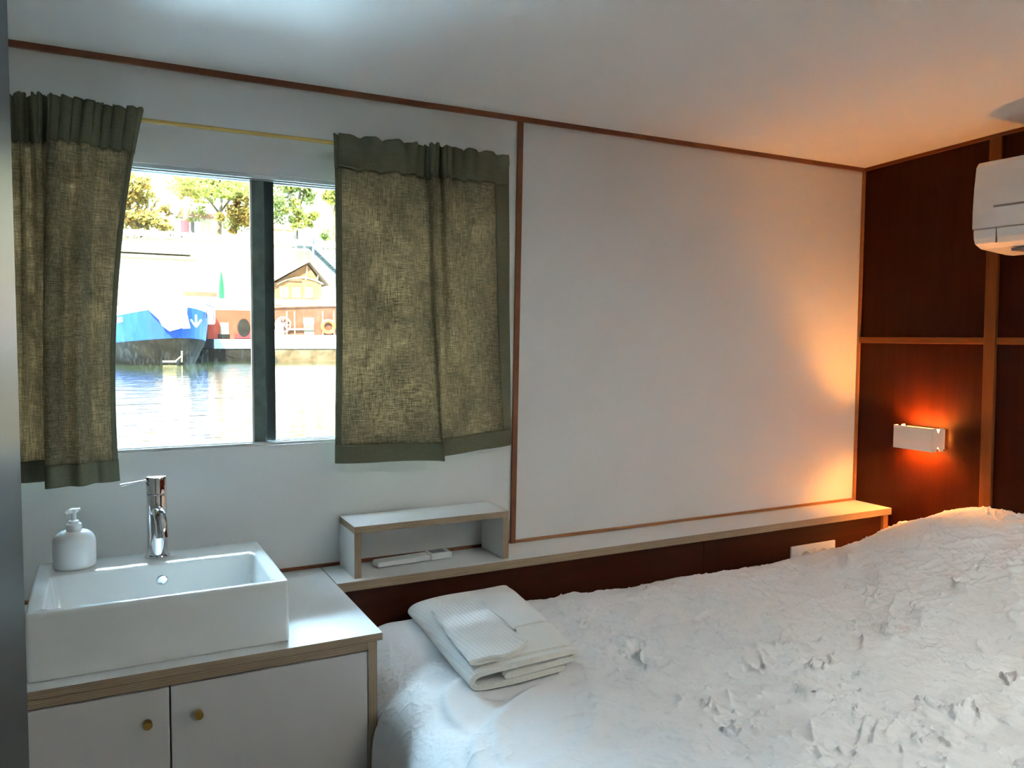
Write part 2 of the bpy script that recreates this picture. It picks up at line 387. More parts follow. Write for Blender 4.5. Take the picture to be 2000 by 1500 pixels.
# ------------------------------------------------------------------ curtain rod and curtains
rod = thing('curtain_rod', 'thin brass curtain rod above the window', 'curtain rod', (.45, 2.105, 1.936))
b = MB(); b.tube([(WL+.25, 2.105, 1.936), (1.068, 2.105, 1.936)], .0052, 16); b.build('rod', BRASS, rod, auto=40)
for x in (WL+.3, 1.075):
    b = MB(); b.tube([(x, 2.105, 1.936), (x, WY-.001, 1.936)], .004, 12); b.tube([(x, WY-.005, 1.936), (x, WY-.001, 1.936)], .012, 16)
    b.build('bracket', BRASS, rod, auto=40)

def cr(p0, p1, p2, p3, t): return .5*((2*p1)+(-p0+p2)*t+(2*p0-5*p1+4*p2-p3)*t*t+(-p0+3*p1-3*p2+p3)*t*t*t)
def curtain(name, label, cols, zt, zb, ruff, per=9, nv=90, hdr=.085, hem=.050, seed=1, group=None):
    """cols: (x_top, y_top, x_mid, y_mid, x_bot, y_bot, zbot)"""
    X = []
    for i in range(len(cols)-1):
        for k in range(per):
            t = k/per; q = [cols[max(i-1, 0)], cols[i], cols[i+1], cols[min(i+2, len(cols)-1)]]
            X.append([cr(q[0][j], q[1][j], q[2][j], q[3][j], t) for j in range(7)])
    X.append(list(cols[-1])); nu = len(X)
    rnd = random.Random(seed); ph = rnd.random()*6
    def P(i, v):
        c = X[i]; 
        a = (1-v)*(1-2*v); m_ = 4*v*(1-v); z_ = v*(2*v-1)
        x = a*c[0]+m_*c[2]+z_*c[4]; y = a*c[1]+m_*c[3]+z_*c[5]
        ztop = zt + .0035*math.sin(i*.62+ph) + .0015*math.sin(i*1.4+ph)
        z = ztop + (c[6]-ztop)*v
        k = ruff*math.exp(-v*11)
        y += k*.0065*math.sin(i*.74+ph) + .0025*noise.noise(Vector((x*9, v*4, seed*3.1)))*2
        x += k*.003*math.sin(i*.74+ph+1.3)
        # pinch at the rod pocket
        y -= .004*math.exp(-((v-.022)/.02)**2)
        return (x, y, z)
    H = zt-zb; vh = hdr/H; vb = 1-hem/H
    root = thing(name, label, 'curtain', (sum(c[0] for c in cols)/len(cols), 2.095, zt), group)
    vs = [vh*j/14 for j in range(15)]
    b = MB(); b.grid([[P(i, v) for v in vs] for i in range(nu)]); b.build('header', CURTD, root, smooth=True, solid=.0034)
    vs = [vh+(vb-vh)*j/nv for j in range(nv+1)]
    b = MB(); b.grid([[P(i, v) for v in vs] for i in range(nu)]); b.build('panel', CURT, root, smooth=True, solid=.0012)
    vs = [vb+(1-vb)*j/10 for j in range(11)]
    b = MB(); b.grid([[P(i, v) for v in vs] for i in range(nu)]); b.build('hem', CURTD, root, smooth=True, solid=.0034)
    return root, P, nu, vh, vb
YC = 2.088
# right curtain
R = [(.561, YC+.010, .562, YC+.010, .558, YC+.012, 1.092),
     (.572, YC+.004, .573, YC+.004, .568, YC+.006, 1.091),
     (.640, YC+.004, .636, YC+.004, .630, YC-.004, 1.090),
     (.700, YC+.006, .690, YC+.012, .700, YC-.006, 1.089),
     (.760, YC+.000, .745, YC+.002, .765, YC-.012, 1.088),
     (.800, YC+.010, .800, YC+.012, .822, YC-.020, 1.086),
     (.819, YC+.013, .829, YC+.006, .845, YC-.030, 1.085),
     (.825, YC-.014, .832, YC-.018, .852, YC-.036, 1.0845),
     (.840, YC-.018, .842, YC-.020, .857, YC-.024, 1.086),
     (.845, YC+.012, .850, YC+.004, .860, YC+.004, 1.088),
     (.853, YC+.012, .866, YC+.010, .875, YC+.012, 1.091),
     (.862, YC-.013, .880, YC-.006, .905, YC+.010, 1.094),
     (.880, YC-.015, .898, YC-.008, .935, YC+.010, 1.097),
     (.888, YC+.008, .912, YC+.008, .960, YC+.016, 1.099),
     (.920, YC+.004, .940, YC+.012, .985, YC+.020, 1.101),
     (.960, YC-.004, .980, YC+.008, 1.025, YC+.024, 1.103),
     (1.020, YC+.002, 1.035, YC+.018, 1.070, YC+.034, 1.105),
     (1.074, YC+.012, 1.085, YC+.026, 1.101, YC+.044, 1.107)]
rc, P_, nu_, vh_, vb_ = curtain('curtain', 'olive linen curtain hanging at the right end of the brass rod', R, 1.957, 1.095, 1.0, seed=3)
# side hems: doubled cloth along the leading edges
def side_hem(root, P, nu, i0, i1, vh, vb):
    b = MB(); vs = [vh+(vb-vh)*j/60 for j in range(61)]
    b.grid([[Vector(P(i, v))+Vector((0, -.0012, 0)) for v in vs] for i in range(i0, i1+1)])
    b.build('side_hem', CURTD, root, smooth=True, solid=.0012)
side_hem(rc, P_, nu_, 0, 10, vh_, vb_)
side_hem(rc, P_, nu_, nu_-9, nu_-1, vh_, vb_)
# left curtain
L = [(-.330, YC+.006, -.335, YC+.006, -.340, YC+.010, 1.100),
     (-.250, YC-.004, -.255, YC-.006, -.260, YC-.010, 1.097),
     (-.190, YC+.010, -.190, YC+.012, -.190, YC+.010, 1.096),
     (-.150, YC+.010, -.150, YC+.012, -.165, YC+.012, 1.095),
     (-.138, YC-.006, -.145, YC+.000, -.150, YC+.010, 1.094),
     (-.130, YC+.014, -.135, YC+.014, -.135, YC+.012, 1.094),
     (-.118, YC+.014, -.122, YC+.010, -.120, YC+.008, 1.095),
     (-.112, YC-.012, -.112, YC-.006, -.110, YC+.006, 1.096),
     (-.100, YC-.012, -.103, YC-.006, -.098, YC+.008, 1.097),
     (-.094, YC+.014, -.094, YC+.012, -.090, YC+.010, 1.098),
     (-.074, YC+.014, -.076, YC+.012, -.072, YC+.008, 1.098),
     (-.072, YC-.016, -.080, YC-.014, -.094, YC-.020, 1.085),
     (-.083, YC-.024, -.102, YC-.034, -.106, YC-.062, 1.090),
     (-.066, YC-.022, -.096, YC-.054, -.103, YC-.104, 1.096),
     (-.040, YC-.014, -.078, YC-.058, -.088, YC-.112, 1.098),
     (-.020, YC-.012, -.058, YC-.036, -.060, YC-.086, 1.096),
     (.004, YC-.010, -.032, YC-.064, -.036, YC-.106, 1.097),
     (.022, YC-.002, -.012, YC-.014, -.012, YC-.044, 1.092),
     (.045, YC+.002, .008, YC-.012, .006, YC-.040, 1.091),
     (.075, YC-.002, .026, YC+.002, .020, YC-.028, 1.089),
     (.098, YC+.002, .040, YC+.012, .034, YC-.014, 1.088),
     (.104, YC+.008, .045, YC+.016, .040, YC-.008, 1.088)]
lc, P_, nu_, vh_, vb_ = curtain('curtain', 'olive linen curtain bunched at the left end of the window, above the soap bottle', L, 1.957, 1.085, 1.2, hdr=.10, seed=8)
side_hem(lc, P_, nu_, nu_-14, nu_-1, vh_, vb_)

# ------------------------------------------------------------------ vanity cabinet, counter and shelf
def board(b, x0, x1, y0, y1, z0, z1, thin):
    "white laminate on the two broad faces, ply stripes on the edges: material slot 0 white, 1 ply"
    ms = [1]*6; ms[thin*2] = 0; ms[thin*2+1] = 0
    b.box(x0, x1, y0, y1, z0, z1, ms=ms)
CX = .5285
ct = MB(); board(ct, -.66, CX, 1.612, WY-.0005, .7835, .800, 2)
tag(ct.build('countertop', [WHITE, PLY[2]], bevel=.0012), 'white laminate plywood countertop under the square basin', 'countertop')
cab = thing('vanity_cabinet', 'white two-door cabinet with plywood edges and brass knobs below the basin', 'cabinet', (.1, 1.85, 0))
b = MB(); board(b, .4975, .5165, 1.613, 2.10, .0, .783, 0); b.build('side_panel', [WHITE, PLY[0]], cab, bevel=.0008)
b = MB(); board(b, -.66, -.641, 1.613, 2.10, .0, .783, 0); b.build('side_panel', [WHITE, PLY[0]], cab, bevel=.0008)
b = MB(); board(b, -.641, .4975, 1.6155, 2.10, .7655, .7832, 2); b.build('top_rail', [WHITE, PLY[2]], cab, bevel=.0008)
b = MB(); board(b, -.641, .4975, 1.64, 2.10, .06, .078, 2); b.build('bottom_panel', [WHITE, PLY[2]], cab)
b = MB(); b.box(-.641, .4975, 2.085, 2.10, .078, .765); b.build('back_panel', WHITE, cab)
for x0, x1, kx in ((-.276, .1075, .066), (.1105, .4955, .1555), (-.641, -.279, None)):
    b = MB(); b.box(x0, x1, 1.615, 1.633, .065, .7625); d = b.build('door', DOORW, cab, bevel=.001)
    if kx is None: continue
    b = MB(); R90 = Matrix.Rotation(PI/2, 3, 'X')
    b.lathe([(.0045, 0), (.0045, .006), (.0078, .007), (.0080, .020), (.0072, .0215)], (kx+.003, 1.615, .704), 24, rot=R90)
    k = b.build('knob', BRASSD, cab, auto=40); k.parent = d; k['label'] = 'round brass knob'
sh = thing('bedside_shelf', 'long white plywood-edged ledge running along the wall above the bed', 'shelf', (1.55, 2.07, .3))
b = MB(); board(b, CX+.0015, WX-.0005, 1.984, WY-.0005, .7755, .800, 2); b.build('shelf_board', [WHITE, PLY[2]], sh, bevel=.001)
b = MB(); b.box(CX+.0015, 1.745, 2.000, 2.018, .05, .7752); b.build('front_panel', DWOODH, sh)
b = MB(); b.box(1.7465, WX-.014, 2.000, 2.018, .05, .7752); b.build('front_panel', DWOODH, sh)
b = MB(); b.box(WX-.040, WX-.014, 1.988, 1.9995, .45, .7752); b.build('corner_strip', TRIMO, sh)
bx_ = thing('shelf_riser', 'small white plywood bridge shelf standing on the ledge beside the vertical wood trim', 'shelf riser', (.806, 2.075, .8))
b = MB(); board(b, .581, 1.031, 2.003, 2.146, .9195, .9375, 2); b.build('top_board', [WHITE, PLY[2]], bx_, bevel=.001)
for x in (.581, 1.0125):
    b = MB(); board(b, x, x+.0185, 2.003, 2.146, .8005, .9192, 0); b.build('side_board', [WHITE, PLY[0]], bx_, bevel=.001)
# remote
rm = thing('remote_control', 'white air conditioner remote lying under the small bridge shelf', 'remote control', (.775, 2.092, .8005))
b = MB(); b.box(-.112, .045, -.022, .022, .002, .017); b.box(.045, .112, -.0235, .0235, .001, .020)
o = b.build('casing', PLAST, None, bevel=.004); o.parent = rm
b = MB(); b.box(.052, .096, -.015, .015, .0195, .0206); o = b.build('display', PLASTG, None); o.parent = rm
b = MB(); b.box(-.02, .040, -.016, .016, .0165, .0176); o = b.build('cover', PLAST, None, bevel=.0005); o.parent = rm
rm.rotation_euler = (0, 0, math.radians(3.5))

# ------------------------------------------------------------------ basin
def rrect(x0, x1, y0, y1, r, n=6):
    out = []
    for cx, cy, a0 in ((x1-r, y1-r, 0), (x0+r, y1-r, 90), (x0+r, y0+r, 180), (x1-r, y0+r, 270)):
        for k in range(n+1):
            a = math.radians(a0+90*k/n); out.append((cx+r*math.cos(a), cy+r*math.sin(a)))
    return out
sink = thing('basin', 'white rectangular ceramic basin standing on the countertop', 'basin', (.108, 1.832, .8005))
b = MB(); ZR = .928
SX0, SX1, SY0, SY1 = -.127, .342, 1.649, 2.014
rings = []
def ring(x0, x1, y0, y1, r, z): rings.append([(px, py, z) for px, py in rrect(x0, x1, y0, y1, r)])
ring(SX0+.006, SX1-.006, SY0+.006, SY1-.006, .006, .8008)
ring(SX0+.002, SX1-.002, SY0+.002, SY1-.002, .007, .8012)
ring(SX0+.001, SX1-.001, SY0+.001, SY1-.001, .008, .806)
ring(SX0, SX1, SY0, SY1, .009, ZR-.010)
ring(SX0+.001, SX1-.001, SY0+.001, SY1-.001, .009, ZR-.004)
ring(SX0+.003, SX1-.003, SY0+.003, SY1-.003, .009, ZR-.001)
ring(SX0+.007, SX1-.007, SY0+.007, SY1-.007, .009, ZR)
IX0, IX1, IY0, IY1 = -.098, .312, 1.666, 1.892
ring(IX0-.003, IX1+.003, IY0-.003, IY1+.003, .014, ZR)
ring(IX0, IX1, IY0, IY1, .012, ZR-.002)
ring(IX0+.002, IX1-.002, IY0+.001, IY1-.001, .012, ZR-.006)
ring(IX0+.010, IX1-.010, IY0+.006, IY1-.006, .014, ZR-.075)
ring(IX0+.018, IX1-.018, IY0+.014, IY1-.014, .018, ZR-.088)
ring(IX0+.035, IX1-.035, IY0+.030, IY1-.030, .02, ZR-.092)
b.grid(rings, closed=True)
n4 = len(rings[0]); b.f.append(tuple(range(n4))); b.mi.append(0); b.f.append(tuple(len(b.v)-n4+k for k in range(n4))); b.mi.append(0)
b.build('bowl', CERAMIC, sink, auto=50)
b = MB(); R90 = Matrix.Rotation(PI/2, 3, 'X')
b.lathe([(.0112, -.002), (.0118, .0010), (.0105, .0028), (.0085, .0032)], (.116, 1.8915-.002, .893), 28, rot=R90)
b.build('overflow_cap', CHROME, sink, auto=50)
b = MB(); b.lathe([(.020, 0), (.020, .003), (.017, .005), (.004, .006)], (.107, 1.78, .8362), 28); b.build('drain', CHROME, sink, auto=50)

# ------------------------------------------------------------------ tap
tap = thing('faucet', 'slim chrome single-lever faucet at the back of the basin', 'faucet', (.1125, 1.966, .9285))
fx, fy = .1125, 1.966
b = MB(); b.lathe([(.0255, 0), (.0262, .002), (.0255, .004), (.0222, .0055), (.0217, .015), (.0215, .140), (.0212, .1425), (.0200, .1435)], (fx, fy, .9285), 48); b.build('body', CHROME, tap, auto=35)
b = MB(); b.lathe([(.0200, 0), (.0215, .001), (.0217, .0365), (.0205, .0385), (.0190, .039)], (fx, fy, 1.0725), 48); cp = b.build('cap', CHROME, tap, auto=35)
b = MB(); hz = 1.103
b.tube([(fx-.018, fy-.004, hz), (fx-.055, fy-.012, hz-.0035), (fx-.0552, fy-.012, hz-.0035), (fx-.074, fy-.0165, hz-.0055)], [.0032, .0034, .0041, .0043], 14)
b.build('lever', CHROME, tap, auto=40)
b = MB(); pts = []
for k in range(13):
    a = k/12; pts.append((fx+.004*a, fy-.010-.100*math.sin(a*PI/2*.92), 1.032+.012*math.sin(a*PI)-.034*a*a))
b.tube(pts, [.0145-.0022*k/12 for k in range(13)], 24); b.build('spout', CHROME, tap, auto=40)
p = Vector(pts[-1]); t_ = (Vector(pts[-1])-Vector(pts[-2])).normalized()
b = MB(); b.tube([p-t_*.001, p+t_*.004, p+t_*.0045], [.0128, .0130, .0118], 24); b.build('aerator', CHROME, tap, auto=40)

# ------------------------------------------------------------------ soap bottle
bt = thing('soap_dispenser', 'white round-shouldered pump soap bottle on the left corner of the basin', 'soap bottle', (-.053, 1.948, .9285))
bc = (-.053, 1.948, .9288)
prof = [(.036, 0), (.0395, .0015), (.0415, .006), (.0418, .02), (.0418, .052)]
for k in range(1, 9):
    a = k/8*PI/2; prof.append((.015+.0268*math.cos(a)**.85 if k < 8 else .015, .052+.028*math.sin(a)))
b = MB(); b.lathe(prof, bc, 48, sy=.93); b.build('bottle', SOAP, bt, auto=60)
b = MB(); b.lathe([(.0128, .079), (.0150, .080), (.0150, .094), (.0135, .0955), (.0105, .0965), (.0100, .101), (.0075, .102)], bc, 32); b.build('collar', PUMP, bt, auto=35)
b = MB(); b.lathe([(.0052, .101), (.0050, .118), (.0085, .119), (.0088, .125), (.0070, .127)], bc, 24)
c = Vector(bc)+Vector((0, 0, .1215))
b.tube([c, c+Vector((-.011, -.012, .0018)), c+Vector((-.0160, -.020, -.001))], [.0058, .0045, .0032], 14)
b.tube([c, c+Vector((.013, .003, .003))], [.0058, .0030], 12)
b.build('pump_head', PUMP, bt, auto=45)

# ------------------------------------------------------------------ bed
bed = thing('bed', 'bed base and mattress under the white duvet', 'bed', (1.6, 1.15, 0))
b = MB(); b.box(.62, WX-.02, .50, 1.96, .0, .30); b.build('bed_base', DWOODH, bed)
b = MB(); b.box(.60, WX-.015, .48, 1.93, .301, .56); b.build('mattress', SHEETM, bed, bevel=.04)

# the duvet: a grid in cloth coordinates (s along x, t along y) that falls over the edges
def sstep(a, b_, x): 
    q = np.clip((x-a)/(b_-a), 0, 1); return q*q*(3-2*q)
ZT = .690
NS, NT = 860, 700
S = np.linspace(-.42, 2.135, NS); TT = np.linspace(-.42, 1.63, NT)
SS, TG = np.meshgrid(S, TT, indexing='ij')
RA = .135                                             # edge rolls
def roll(a, r):
    "cloth coordinate measured from the fold line -> (offset, drop)"
    th = np.clip((r-a)/r, 0, PI/2*1.0)
    inside = a >= r
    off = np.where(inside, a, r - r*np.sin(th))
    drop = np.where(inside, 0, r*(1-np.cos(th)))
    extra = np.clip(r - r*PI/2 - a, 0, None)
    return off, drop+extra
offx, dropx = roll(SS, RA)
offy, dropy = roll(TG, RA)
# far edge: rolls down in front of the shelf panel
RB = .05; tb = (1.63-TG); thb = np.clip((RB*1.6-tb)/RB, 0, PI/2)
offb = np.where(tb > RB*1.6, 0, RB*1.6-tb - RB*np.sin(thb)); dropb = np.where(tb > RB*1.6, 0, RB*(1-np.cos(thb)))
Y = .36+offy - np.where(tb < RB*1.6, (RB*1.6-tb)-RB*np.sin(thb), 0)
x0 = .497+.026*sstep(1.588, 1.611, Y)                    # squeezed by the cabinet
X = x0+offx
X = X + np.where(SS < 0, 0, 0)
Z = ZT - dropx - dropy - dropb
def g(cx, cy, sx, sy, ang=0):
    c, s = math.cos(ang), math.sin(ang); dx, dy = X-cx, Y-cy
    u = c*dx+s*dy; v = -s*dx+c*dy; return np.exp(-(u/sx)**2-(v/sy)**2)
# pillow under the cover: flat-topped hump along the wood wall
q = sstep(1.99, 1.48, Y)*1.0
pil = .178*sstep(1.80, 2.42, X)*sstep(1.96, 1.60, Y)*(1-.05*np.sin((Y-1.0)*5))
pil += .03*g(2.5, 1.85, .25, .15)
Z += pil
Z += .020*g(.85, 1.86, .35, .12) + .012*g(1.15, 1.35, .3, .2) - .012*g(.78, 1.25, .2, .25) + .014*g(1.6, 1.2, .28, .3, .4) - .014*g(2.0, 1.72, .22, .2) + .010*g(1.35, 1.75, .12, .1)
def fb(x, y, sc, seed, oct=3):
    out = np.zeros_like(x); r_ = np.random.default_rng(seed)
    for o_ in range(oct):
        for k in range(7):
            a = r_.random()*2*PI; f_ = sc*(2**o_)*(.7+.6*r_.random()); out += np.sin((x*math.cos(a)+y*math.sin(a))*f_+r_.random()*6.3)/(7**.5)/(1.9**o_)
    return out
Z += .0045*fb(X, Y, 11, 5)
D = np.zeros_like(Z); CRK = 1.0
def stroke(cx, cy, ang, L, w, amp, bend=0.0, asym=1.7):
    r = L*1.2+.03
    i0, i1 = np.searchsorted(S, [cx-r, cx+r]); j0, j1 = np.searchsorted(TT, [cy-r, cy+r])
    if i1-i0 < 2 or j1-j0 < 2: return
    dx = SS[i0:i1, j0:j1]-cx; dy = TG[i0:i1, j0:j1]-cy
    c, s = math.cos(ang), math.sin(ang); u = c*dx+s*dy; v = -s*dx+c*dy - bend*u*u/max(L, .01)
    ww = np.where(v > 0, w, w*asym)
    D[i0:i1, j0:j1] += CRK*amp*(np.exp(-(v/ww)**2)-.35*np.exp(-((v-w*2)/(w*2))**2))*np.exp(-(u/L)**4)
def perlin(x, y, seed):
    r_ = np.random.default_rng(seed); n_ = 256; ang = r_.random((n_, n_))*2*PI; gx_, gy_ = np.cos(ang), np.sin(ang)
    xi, yi = np.floor(x).astype(int), np.floor(y).astype(int); xf, yf = x-xi, y-yi
    u, v = xf**3*(xf*(xf*6-15)+10), yf**3*(yf*(yf*6-15)+10)
    def d_(i, j): return gx_[(xi+i) % n_, (yi+j) % n_]*(xf-i)+gy_[(xi+i) % n_, (yi+j) % n_]*(yf-j)
    return (d_(0, 0)*(1-u)+d_(1, 0)*u)*(1-v)+(d_(0, 1)*(1-u)+d_(1, 1)*u)*v
def creases(cell, k, seed, rot=0, aniso=1.0, cut=(-.05, .25)):
    "broken network of thin sharp ridges: zero lines of warped noise, kept only where a second noise is high"
    c, s_ = math.cos(rot), math.sin(rot); a = (SS*c+TG*s_)/cell; b2 = (-SS*s_+TG*c)/cell*aniso
    wa = perlin(a*.7+7, b2*.7+3, seed+1)*1.1; wb = perlin(a*.7+31, b2*.7+17, seed+2)*1.1
    n_ = perlin(a+wa, b2+wb, seed); return np.exp(-np.abs(n_)*k)*sstep(cut[0], cut[1], perlin(a*.9+11, b2*.9, seed+3))
calm = sstep(.22, .60, SS)*(.55+.45*sstep(1.60, 1.25, TG))      # smoother cloth at the foot end
patch = .75+.35*sstep(-.25, .35, perlin(SS/.35, TG/.35, 77))
edge = sstep(.02, .16, 1.63-TG)*.75+.25
D += 1.95*edge*calm*patch*(.0080*creases(.140, 20, 11, .5, 2.2, (0, .3))+.0072*creases(.100, 18, 21, 2.2, 2.6, (0, .3))+.0060*creases(.075, 15, 51, 2.5, 2.4, (-.05, .2))+.0030*creases(.045, 11, 31, 1.0, 1.6, (-.10, .15))+.0020*creases(.032, 10, 41, 2.6, 1.6, (-.1, .15)))
D += edge*calm*.0032*fb(SS, TG*1.3, 26, 91, 2)
D += .35*(1-calm)*.003*creases(.09, 12, 61, 1.0, 1.8)
for _ in range(120):
    stroke(rng.uniform(.35, 2.1), rng.uniform(.2, 1.5), rng.normal(2.4, .5), rng.uniform(.05, .14), rng.uniform(.004, .008), rng.uniform(.0015, .0030), rng.normal(0, .35))
# long soft folds near the foot corner and towards the far edge
for (cx, cy, an, L_, w, am, be) in [(.13, 1.13, 1.0, .13, .012, .009, -.5), (.20, 1.02, .75, .17, .014, .011, -.4), (.10, .93, .95, .14, .012, .007, -.3), (.28, .86, .5, .17, .014, .006, .3),
        (.06, .80, 1.1, .15, .016, .008, .2), (.32, 1.17, .35, .10, .012, .004, .2), (.55, 1.50, .35, .16, .014, .007, .2), (.62, 1.40, .15, .18, .013, .006, .1), (.80, 1.46, .2, .14, .011, .006, .3), (1.0, 1.40, 2.6, .16, .012, .006, .2),
        (1.75, 1.20, 2.5, .22, .012, .006, .2), (1.55, 1.05, 2.6, .2, .012, .006, .2), (1.92, 1.0, 2.5, .2, .010, .006, .1), (-.05, .7, 1.3, .2, .02, .009, .1), (-.1, 1.0, 1.5, .2, .02, .008, .1)]:
    stroke(cx, cy, an, L_, w, am, be)
D *= 1-.6*g(2.45, 1.66, .45, .20)
# stitched seam near the head end
seam = 1.44 + .02*np.sin(SS*3)
D += .004*np.exp(-((TG-seam)/.006)**2)*sstep(1.25, 1.7, SS) - .003*np.exp(-((TG-seam+.014)/.008)**2)*sstep(1.25, 1.7, SS)
# push along an approximate normal
dXs, dXt = np.gradient(X); dYs, dYt = np.gradient(Y); dZs, dZt = np.gradient(Z)
nx = dYs*dZt-dZs*dYt; ny = dZs*dXt-dXs*dZt; nz = dXs*dYt-dYs*dXt
ln = np.sqrt(nx**2+ny**2+nz**2)+1e-12; sg = 1.0
X = X+nx/ln*D*sg; Y2 = Y+ny/ln*D*sg; Z = Z+nz/ln*D*sg
lim = np.where(Y2 > 1.606, .5175, .47); X = np.maximum(X, lim+.003); X = np.minimum(X, WX-.006)
Y2 = np.minimum(Y2, 1.995); Z = np.maximum(Z, .06)
co = np.stack([X, Y2, Z], -1).reshape(-1, 3)
idx = np.arange(NS*NT).reshape(NS, NT)
fc = np.stack([idx[:-1, :-1], idx[1:, :-1], idx[1:, 1:], idx[:-1, 1:]], -1).reshape(-1, 4)
me = bpy.data.meshes.new('duvet'); nf_ = len(fc)
me.vertices.add(len(co)); me.vertices.foreach_set('co', co.astype(np.float32).ravel())
me.loops.add(nf_*4); me.loops.foreach_set('vertex_index', fc.astype(np.int32).ravel())
me.polygons.add(nf_); me.polygons.foreach_set('loop_start', np.arange(0, nf_*4, 4, dtype=np.int32))
me.update(calc_edges=True); me.materials.append(DUVETM)
me.polygons.foreach_set('use_smooth', np.ones(nf_, bool)); me.update()
dv = bpy.data.objects.new('duvet', me); COL.objects.link(dv)
tag(dv, 'crinkled white cotton duvet spread over the bed and humped over the pillows', 'duvet')
def duvet_z(x, y):
    k = np.argmin((X-x)**2+(Y2-y)**2); return float(Z.flat[k])

# ------------------------------------------------------------------ towels on the bed
def strip_towel(path, th, w0, w1, fn, nw=40, nr=8):
    "cloth of thickness th: centre path (u,z) list swept from w0 to w1 with rounded edges; fn maps (u,z,w) to a point"
    n = len(path); nrm = []
    for i in range(n):
        a = Vector(path[max(i-1, 0)]); c = Vector(path[min(i+1, n-1)]); t = (c-a).normalized(); nrm.append(Vector((-t.y, t.x)))
    loop = [Vector(path[i])+nrm[i]*th/2 for i in range(n)]
    t = (Vector(path[-1])-Vector(path[-2])).normalized(); loop.append(Vector(path[-1])+t*th*.4)
    loop += [Vector(path[i])-nrm[i]*th/2 for i in reversed(range(n))]
    t = (Vector(path[0])-Vector(path[1])).normalized(); loop.append(Vector(path[0])+t*th*.4)
    b = MB(); rows = []
    for j in range(nw+1):
        w = w0+(w1-w0)*j/nw; rows.append([fn(p.x, p.y, w) for p in loop])
    b.grid(rows, closed=True); m = len(loop)
    for base, rev in ((0, True), (nw*m, False)):           # end caps as strips of quads
        for i in range(n-1):
            q = [base+i, base+i+1, base+(m-2-i-1)+0, base+(m-2-i)]
            b.f.append(tuple(q)); b.mi.append(1)
        b.f.append((base+n-1, base+n, base+n+1)); b.mi.append(1); b.f.append((base+m-2, base+m-1, base)); b.mi.append(1)
    return b
def dens(pts, k=5):
    out = []
    for i in range(len(pts)-1):
        q = [pts[max(i-1, 0)], pts[i], pts[i+1], pts[min(i+2, len(pts)-1)]]
        for j in range(k): out.append(tuple(cr(q[0][c], q[1][c], q[2][c], q[3][c], j/k) for c in (0, 1)))
    out.append(pts[-1]); return out
A0, A1 = Vector((.700, 1.930)), Vector((.672, 1.483))     # left long edge back -> front
B0, B1 = Vector((1.000, 1.945)), Vector((.940, 1.480))
zb0 = max(duvet_z(.7, 1.9), 0); zb1 = duvet_z(.80, 1.55)
def tw(u, z, w):
    p = (A0*(1-w)+A1*w)*(1-u)+(B0*(1-w)+B1*w)*u
    gz = duvet_base(p.x, p.y)
    z2 = z*(1-.18*math.exp(-((w)/.1)**2))
    return (p.x+.004*math.sin(w*7+u*3)*z/.05, p.y - .012*math.sin(u*PI)*(1 if w > .5 else -.3)*abs(w-.5)*2, gz+z2+.0025*math.sin(u*6+w*5)*(z/.04))
# smooth support plane under the towel from the duvet
gx = np.linspace(.62, 1.06, 12); gy = np.linspace(1.42, 1.98, 12)
G = np.array([[duvet_z(a, c) for c in gy] for a in gx])
cA = np.linalg.lstsq(np.array([[1, a, c] for a in gx for c in gy if a > .68 and c < 1.9]), np.array([G[i, j] for i, a in enumerate(gx) for j, c in enumerate(gy) if a > .68 and c < 1.9]), rcond=None)[0]
def duvet_base(x, y): return float(cA[0]+cA[1]*x+cA[2]*y)+.001
th = .0125
path = dens([(.30, .0225), (.55, .0235), (.80, .0240), (.93, .0250), (.975, .0300), (.965, .0370), (.90, .0410), (.70, .0420), (.45, .0415), (.20, .0405), (.07, .0370), (.025, .0260), (.04, .0130), (.10, .0085), (.3, .0080), (.6, .0095), (.84, .0080)], 5)
# u is a fraction of about 0.28 m: scale to metres for the profile thickness
path = [(u*.28, z) for u, z in path]
b = strip_towel(path, th, 0, 1, lambda u, z, w: tw(u/.28, z, w), 44)
bath = thing('bath_towel', 'folded cream bath towel lying at the foot of the bed', 'towel', (.83, 1.70, .70))
b.build('towel_body', [TOWEL, HEMT], bath, auto=50)
# woven border lines across the top layer
for wv, u0, u1 in ((.66, .62, .97), (.955, .06, .97)):
    b = MB(); rows = []
    for k in range(31):
        u = u0+(u1-u0)*k/30; row = []
        for dw, dz in ((-.009, .0), (-.005, .0016), (.0, .0004), (.005, .0016), (.009, .0)):
            zt_ = .0415+th/2 - (.004 if u < .1 else 0) - max(0, u-.88)*.05
            q = tw(u, zt_+dz, min(wv+dw, .9985)); row.append(q)
        rows.append(row)
    b.grid(rows); b.build('woven_border', HEMT, bath, smooth=True, solid=.0006)
# hand towel on top
sm = thing('hand_towel', 'small white waffle towel folded on top of the cream bath towel', 'towel', (.76, 1.66, .75))
C0, C1 = Vector((.722, 1.815)), Vector((.683, 1.498)); E0, E1 = Vector((.850, 1.800)), Vector((.832, 1.505))
def tw2(u, z, w):
    p = (C0*(1-w)+C1*w)*(1-u)+(E0*(1-w)+E1*w)*u
    ub = (p.x-A0.x)/(B0.x-A0.x)
    base = duvet_base(p.x, p.y)+.0415+th/2+.0010 - .006*math.exp(-((ub)/.07)**2)
    wave = (.006*max(0, math.sin(u*6.5+.6))*w**3 + .012*max(0, u-.8)*5*w**4*.5)
    return (p.x+.006*math.sin(u*4)*w, p.y-.010*math.sin(u*PI*1.2)*w + .006*(1-w)*math.sin(u*3), base+z+wave+.001*math.sin(w*9+u*4))
path = dens([(.95, .0040), (.6, .0040), (.2, .0040), (.05, .0048), (.01, .0082), (.05, .0118), (.25, .0122), (.6, .0122), (.97, .0120)], 6)
path = [(u*.13, z) for u, z in path]
